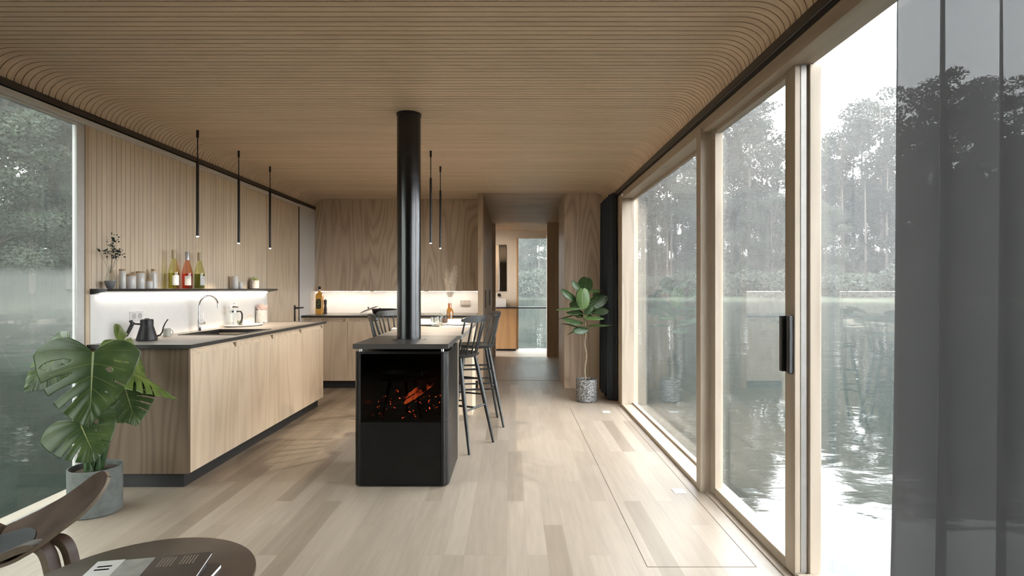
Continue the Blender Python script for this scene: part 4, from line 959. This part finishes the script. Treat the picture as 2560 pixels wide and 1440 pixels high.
slC = SL(-1, (.30,.011,.35),(.40,.013,.32),(.50,.014,.32),(.61,.012,.36)) + SL(1, (.30,.011,.35),(.40,.014,.3),(.50,.014,.3),(.61,.012,.36))
leaf(M_mon, mp_, S(313,972,3.20), S(337,1047,3.12), 1.45, (.55,-.8,.3), slits=slC, cup=.2, droop=.12, seed=3)
leaf(M_mon2, mp_, S(292,850,3.30), S(392,952,3.47), 1.15, (.55,-.25,.85), slits=slC, cup=.2, droop=.2, seed=4)
leaf(M_mon2, mp_, S(322,932,3.20), S(446,983,3.36), .95, (.15,-.20,1), slits=slC, cup=.3, droop=.12, seed=5)
leaf(M_mon, mp_, S(170,872,3.20), S(50,962,3.10), 1.25, (.25,-.75,.6), slits=slA, cup=.25, droop=.22, seed=6)
leaf(M_mon, mp_, S(268,1010,3.24), S(300,1052,3.22), 1.2, (.3,-1,.3), slits=slC, cup=.2, droop=.2, seed=7)
root = pc + Vector((0,0,.235))
def stalk(end, off, r=.0075, bulge=(0,0)):
    e = Vector(end); b = root + Vector(off); m = b.lerp(e, .55) + Vector((bulge[0], bulge[1], .05))
    MB().tube([b.lerp(m, q/6)*(1-q/6)+ b.lerp(e, q/6)*0 + m.lerp(e, q/6)*(q/6) if False else (b*(1-q/6)**2 + m*2*(q/6)*(1-q/6) + e*(q/6)**2) for q in range(7)], [r*1.7,r*1.4,r*1.1,r,r*.9,r*.75,r*.6], 10).build('stem', M_stem, mp_)
stalk(S(233,882,3.03), (-.01,-.02,0), .008, (.06,.05)); stalk(S(199,1057,2.99), (-.02,-.03,0), .007, (.03,0)); stalk(S(313,975,3.23), (.02,0,0), .008, (.02,0))
stalk(S(292,852,3.31), (.015,.02,0), .007, (.0,.03)); stalk(S(322,932,3.21), (.025,.015,0), .006); stalk(S(196,890,3.13), (-.02,.02,0), .007, (.0,.05)); stalk(S(268,1010,3.25), (.0,.03,0), .006)
MB().tube([root+Vector((-.012,-.028,-.02)), root+Vector((-.022,-.03,.10)), root+Vector((-.03,-.02,.17))], [.026,.021,.013], 12).build('stem', M_stem, mp_)
MB().tube([root+Vector((.022,-.01,-.02)), root+Vector((.028,-.01,.14)), root+Vector((.034,0,.27))], [.017,.014,.009], 12).build('stem', M_stem, mp_)

# fiddle-leaf fig
M_fig = leaf_mat('fig_leaf', (.022,.052,.018,1), (.055,.105,.032,1), (.16,.22,.09,1), .33)
M_fig2 = leaf_mat('fig_young_leaf', (.06,.12,.035,1), (.10,.17,.05,1), (.25,.31,.13,1), .38)
fg = thing('fiddle_leaf_fig', 'slender fiddle-leaf fig with bare trunk in a dark speckled pot by the far curtain', 'plant', (0, 0, 0))
FY = 6.43; fc = Vector((UX(1466, FY), FY, 0))
def speck(name):
    m, n, l, b = newmat(name); b.inputs['Roughness'].default_value = .6
    t = n.new('ShaderNodeTexCoord'); v = n.new('ShaderNodeTexNoise'); v.inputs['Scale'].default_value = 75; v.inputs['Detail'].default_value = 3; l.new(t.outputs['Object'], v.inputs['Vector'])
    r = n.new('ShaderNodeValToRGB'); l.new(v.outputs[0], r.inputs[0]); e = r.color_ramp.elements; e[0].position = .46; e[0].color = (.05,.05,.052,1); e[1].position = .56; e[1].color = (.26,.255,.25,1)
    l.new(r.outputs[0], b.inputs['Base Color']); return m
MB().lathe([(.105,0),(.115,.008),(.118,.05),(.118,.25),(.115,.255),(.110,.255),(.108,.225),(0,.225)], 48, fc).build('pot', speck('speckled_pot'), fg)
MB().lathe([(0,.232),(.108,.229)], 32, fc).build('soil', M_soil, fg)
tr_ = [P(1464,950,FY), P(1462,925,FY), P(1466,890,FY), P(1462,860,FY), P(1465,832,FY), P(1462,800,FY), P(1459,765,FY), P(1460,735,FY)]
tr_[0].z = .228
MB().tube([cat(tr_, (len(tr_)-1)*k/28) for k in range(29)], [.0105-.006*k/28 for k in range(29)], 10).build('trunk', plain('pale_bark', (.26,.22,.15), .7, noise=.25, nscale=60), fg)
def fz(x, y, dY): return P(1390+x/8.473, 680+y/8.473, FY+dY)
figs = [((590,430,.04),(660,125,.12),.85,(0,-1,.2),0),((535,400,.0),(368,203,-.05),.55,(.2,-1,.5),0),((660,430,-.02),(935,345,.02),.42,(.1,-.5,1),1),((580,800,-.10),(575,395,-.14),.72,(0,-1,-.15),1),
        ((440,610,-.02),(178,360,-.10),.55,(-.4,-.7,.9),0),((575,760,-.06),(10,722,-.14),.28,(.1,-.25,1),1),((600,770,.05),(1082,520,.02),.50,(.3,-1,.5),0),((830,600,.06),(890,432,.1),.8,(.1,-1,.2),0),
        ((800,860,.02),(1115,815,-.02),.5,(.2,-1,.35),0),((600,990,-.10),(1000,930,-.16),.36,(.1,-.6,1),1),((650,1165,-.03),(1170,1050,-.10),.22,(0,-.35,1),1),((720,1130,.0),(1055,1095,.05),.22,(0,-.35,1),0),
        ((570,1080,-.06),(195,950,-.16),.50,(-.1,-.6,1),0),((520,1180,.0),(112,1040,.03),.2,(0,-.25,1),0),((690,1225,-.05),(388,1230,-.12),.50,(0,-1,.5),0),((560,1200,.05),(222,1278,.08),.22,(.1,-.3,1),0),
        ((545,880,.0),(245,815,-.06),.4,(-.1,-.6,.9),0),((420,915,.08),(40,948,.12),.2,(0,-.3,1),0),((610,900,-.02),(770,740,-.05),.65,(.2,-1,.3),0),((480,840,.1),(330,640,.14),.7,(-.2,-1,.3),0),((700,850,.1),(960,700,.16),.7,(.2,-1,.2),0),((560,960,.12),(400,800,.2),.7,(0,-1,.3),0),((640,940,.1),(830,960,.15),.5,(.1,-1,.4),0)]
for k, (a, b_, w, nn, yng) in enumerate(figs):
    pa = fz(*a); leaf(M_fig2 if yng else M_fig, fg, pa, fz(*b_), w*1.45, nn, 'fig', cup=.35, droop=.16, seed=k+20)
    hz = max(.80, min(pa.z-.03, 1.26)); j = cat(tr_, 4.2+ (hz-.80)/(1.26-.80)*2.7)
    MB().tube([j, j.lerp(pa,.5)+Vector((0,0,.01)), pa], [.0032,.0026,.002], 6).build('leaf_stalk', M_fig2, fg)

# ------------------------------------------------------------------ lake, far shore, forest, mist
ZL = -.28
def water_mat():
    m, n, l, b = newmat('lake_water'); b.inputs['Base Color'].default_value = (.012,.018,.015,1); b.inputs['Roughness'].default_value = .04; b.inputs['IOR'].default_value = 1.33
    t = n.new('ShaderNodeTexCoord'); hs = []
    for sc_, det, sx in ((.42, 2.0, 1.0), (1.7, 2.0, .6), (7.0, 2.0, .5)):
        mp = n.new('ShaderNodeMapping'); mp.inputs['Scale'].default_value = (sx, 1, 1); mp.inputs['Rotation'].default_value = (0, 0, .5+sc_)
        nz = n.new('ShaderNodeTexNoise'); nz.inputs['Scale'].default_value = sc_; nz.inputs['Detail'].default_value = det; nz.inputs['Distortion'].default_value = .6
        l.new(t.outputs['Object'], mp.inputs[0]); l.new(mp.outputs[0], nz.inputs['Vector']); hs.append(nz.outputs[0])
    prev = None
    for h, d in zip(hs, WAVES):
        bp = n.new('ShaderNodeBump'); bp.inputs['Strength'].default_value = 1; bp.inputs['Distance'].default_value = d; l.new(h, bp.inputs['Height'])
        if prev: l.new(prev, bp.inputs['Normal'])
        prev = bp.outputs[0]
    l.new(prev, b.inputs['Normal']); return m
WAVES = (.030, .008, .0015)
mb = MB()
mb.prism([(-300,-120,ZL-.2),(XL-.2,-120,ZL-.2),(XL-.2,300,ZL-.2),(-300,300,ZL-.2)], (0,0,.2)).prism([(XR+.22,-120,ZL-.2),(300,-120,ZL-.2),(300,300,ZL-.2),(XR+.22,300,ZL-.2)], (0,0,.2)).prism([(XL-.2,YE+.2,ZL-.2),(XR+.22,YE+.2,ZL-.2),(XR+.22,300,ZL-.2),(XL-.2,300,ZL-.2)], (0,0,.2))
struct(mb.build('lake', water_mat(), smooth=0))
def foliage(mb, c, rx, rz, n, size, rg, flat=.5):
    for _ in range(n):
        d = Vector((rg.gauss(0,1), rg.gauss(0,1), rg.gauss(0,1))).normalized(); r = rg.random()**.42
        p = Vector(c) + Vector((d.x*rx*r, d.y*rx*r, d.z*rz*r)); s = size*rg.uniform(.6,1.4)
        u = Vector((rg.uniform(-1,1), rg.uniform(-1,1), rg.uniform(-flat,flat))).normalized(); v = u.orthogonal().normalized(); v = (v + u.cross(v)*rg.uniform(-1,1)).normalized()
        mb.add([p-u*s*.6, p+v*s*.35, p+u*s*.6, p-v*s*.35], [(0,1,2),(0,2,3)])
M_pine = plain('pine_needles', (.030,.036,.027), .8); M_broad = plain('birch_leaves', (.040,.047,.033), .8); M_bark = plain('tree_bark', (.11,.095,.08), .9); M_dk = plain('dark_leaves', (.058,.078,.052), .8)
def make_tree(name, label, kind, h, seed, mat, grp):
    rg = random.Random(seed); t = thing(name, label, 'tree', group=grp)
    lean = rg.uniform(-.5,.5); tk = [Vector((lean*(q/5)**2, 0, h*.93*q/5)) for q in range(6)]
    MB().tube(tk, [.26*h/25*(1-.15*q) for q in range(6)], 8).build('trunk', M_bark, t)
    mb = MB(); br = MB()
    if kind == 'pine':
        for k in range(26):
            f = mix(.38, 1.0, (k+rg.random())/26); a = rg.uniform(0, 2*PI); r = (1-((f-.62)/.5)**2)*h*.15*rg.uniform(.4,1.1); c = (math.cos(a)*r+lean*f*f, math.sin(a)*r, h*f*.97)
            foliage(mb, c, h*.062, h*.032, 210, .40*h/30, rg); br.tube([(lean*f*f,0,h*f*.92), c], [.06,.02], 5)
    elif kind == 'spruce':
        for k in range(30):
            f = mix(.06, 1.0, (k+rg.random())/30); a = rg.uniform(0, 2*PI); r = (1-f)*h*.15*rg.uniform(.5,1)+.1; c = (math.cos(a)*r, math.sin(a)*r, h*f)
            foliage(mb, c, h*.05*(1.25-f), h*.032, 200, .38*h/30, rg)
    else:
        for k in range(34):
            f = mix(.16, 1.0, (k+rg.random())/34); a = rg.uniform(0, 2*PI); r = math.sin(PI*min(1,f*.9))**.6*h*.23*rg.uniform(.3,1.1); c = (math.cos(a)*r, math.sin(a)*r, h*f*.95)
            foliage(mb, c, h*.085, h*.05, 620, .25*h/25, rg, .8); br.tube([(0,0,h*f*.7), c], [.06,.02], 5)
    o = mb.build('crown', mat, t, smooth=0)
    if len(br.v): br.build('branches', M_bark, t)
    return t
def make_bush(seed, mat, label, grp):
    rg = random.Random(seed); t = thing('shore_bush', label, 'bush', group=grp); mb = MB()
    for k in range(12): foliage(mb, (rg.uniform(-4,4), rg.uniform(-1,1), rg.uniform(.6,2.8)), 1.8, 1.3, 380, .34, rg, .8)
    mb.build('crown', mat, t, smooth=0); MB().tube([(0,0,-.3),(0,0,2)], [.1,.04], 6).build('stem', M_bark, t); return t
G1, G2, G3 = 'hazy trees across the lake beyond the right windows', 'hazy shore bushes across the lake on the right', 'dark trees across the lake beyond the left window'
pines = [make_tree('pine_tree', 'hazy tall pine with a high crown on the far shore beyond the right windows', 'pine', h, s, M_pine, G1) for h, s in ((33,1),(30,2),(35,3))]
spr = [make_tree('spruce_tree', 'hazy cone-shaped spruce on the far shore beyond the right windows', 'spruce', h, s, M_pine, G1) for h, s in ((27,4),(24,5))]
brd = [make_tree('birch_tree', 'hazy broad-crowned birch on the far shore beyond the right windows', 'broad', h, s, M_broad, G1) for h, s in ((25,6),(22,7))]
bus = [make_bush(s, M_broad, 'hazy low bush at the water line beyond the right windows', G2) for s in (8, 9)]
used = set()
def put(src, az, R, s=1, rz=0, z=-.1):
    o = src if src.name not in used else copy_tree(src); used.add(src.name)
    a = math.radians(az); o.location = (R*math.sin(a), R*math.cos(a), z); o.rotation_euler = (0,0,rz); o.scale = (s,s,s); return o
rg = random.Random(21)
def topf(az):                                            # the ragged skyline: lower to the right, a gap near the sliding door
    return 1.12 if az < 20 else (1.0 if az < 24.5 else (.78 if 27 < az < 28.6 else .92))
az = -2.0; i = 0
while az < 50:
    put(pines[i % 3], az, rg.uniform(98, 106), topf(az)*rg.uniform(.92,1.04), rg.uniform(0,6))
    if i % 2 == 0: put((pines+spr)[i % 5], az+.7, rg.uniform(112, 120), topf(az)*rg.uniform(.95,1.1), rg.uniform(0,6))
    if i % 3 != 1: put((spr+brd)[(i*7) % 4], az+.35, rg.uniform(92, 97), rg.uniform(.62,.88), rg.uniform(0,6))
    put(brd[i % 2], az+.9, rg.uniform(123, 134), rg.uniform(.75,1.0), rg.uniform(0,6)); put(spr[(i+1) % 2], az+.1, rg.uniform(122, 133), rg.uniform(.6,.85), rg.uniform(0,6))
    if i % 2: put(bus[(i//2) % 2], az+.2, rg.uniform(88, 91), rg.uniform(.8,1.2), rg.uniform(-.3,.3)-math.radians(az))
    az += rg.uniform(1.25, 1.75); i += 1
lft = [make_tree('oak_tree', 'dark leafy tree on the misty far shore beyond the left window', 'broad', h, s, M_dk, G3) for h, s in ((22,10),(24,12),(20,13))] + [make_tree('pine_tree', 'dark pine trunk and crown on the misty far shore beyond the left window', 'pine', 25, 14, M_dk, G3)]
az = -112; i = 0
while az < -29:
    put(lft[i % 4], az, rg.uniform(58, 62), rg.uniform(.95,1.12), rg.uniform(0,6)); put(lft[(i+2) % 4], az+.9, rg.uniform(66, 72), rg.uniform(1.05,1.25), rg.uniform(0,6))
    az += rg.uniform(2.0, 2.6); i += 1
# low banks behind the water line
def bank(name, a0, a1, R0, R1, h):
    rows = [[(R*math.sin(math.radians(mix(a0,a1,k/30))), R*math.cos(math.radians(mix(a0,a1,k/30))), z) for k in range(31)] for R, z in ((R0,ZL-.1),(R0+3,.3),(R1,h))]
    struct(MB().grid(rows).build(name, plain('bank_ground', (.05,.06,.035), .95, noise=.4, nscale=.8)))
bank('shore_ground', -3, 62, 86, 150, 9); bank('shore_ground', -116, -27, 55, 90, 10)
def haze(name, pts, z0, z1, dens, label, col=(1,1,1)):
    m = bpy.data.materials.new(name); m.use_nodes = True; n = m.node_tree.nodes; n.remove(n['Principled BSDF'])
    v = n.new('ShaderNodeVolumeScatter'); v.inputs['Density'].default_value = dens; v.inputs['Color'].default_value = (*col,1); v.inputs['Anisotropy'].default_value = 0
    m.node_tree.links.new(v.outputs[0], n['Material Output'].inputs['Volume'])
    o = MB().prism([(x,y,z0) for x,y in pts], (0,0,z1-z0)).build(name, m, smooth=0); tag(o, label, 'mist', kind='stuff'); return o
haze('lake_haze', [(1.8,-30),(150,-30),(150,150),(-8,150),(-8,14),(1.8,14)], ZL+.02, 42, .0011, 'pale haze hanging over the lake and forest beyond the right windows')
haze('lake_mist', [(-60,24),(-18,24),(-18,60),(-60,60)], ZL+.02, 2.3, .010, 'low white mist bank on the water beyond the left window')
haze('lake_haze', [(-90,20),(-14,20),(-14,100),(-90,100)], 2.25, 34, .0026, 'thin haze in front of the dark forest beyond the left window')
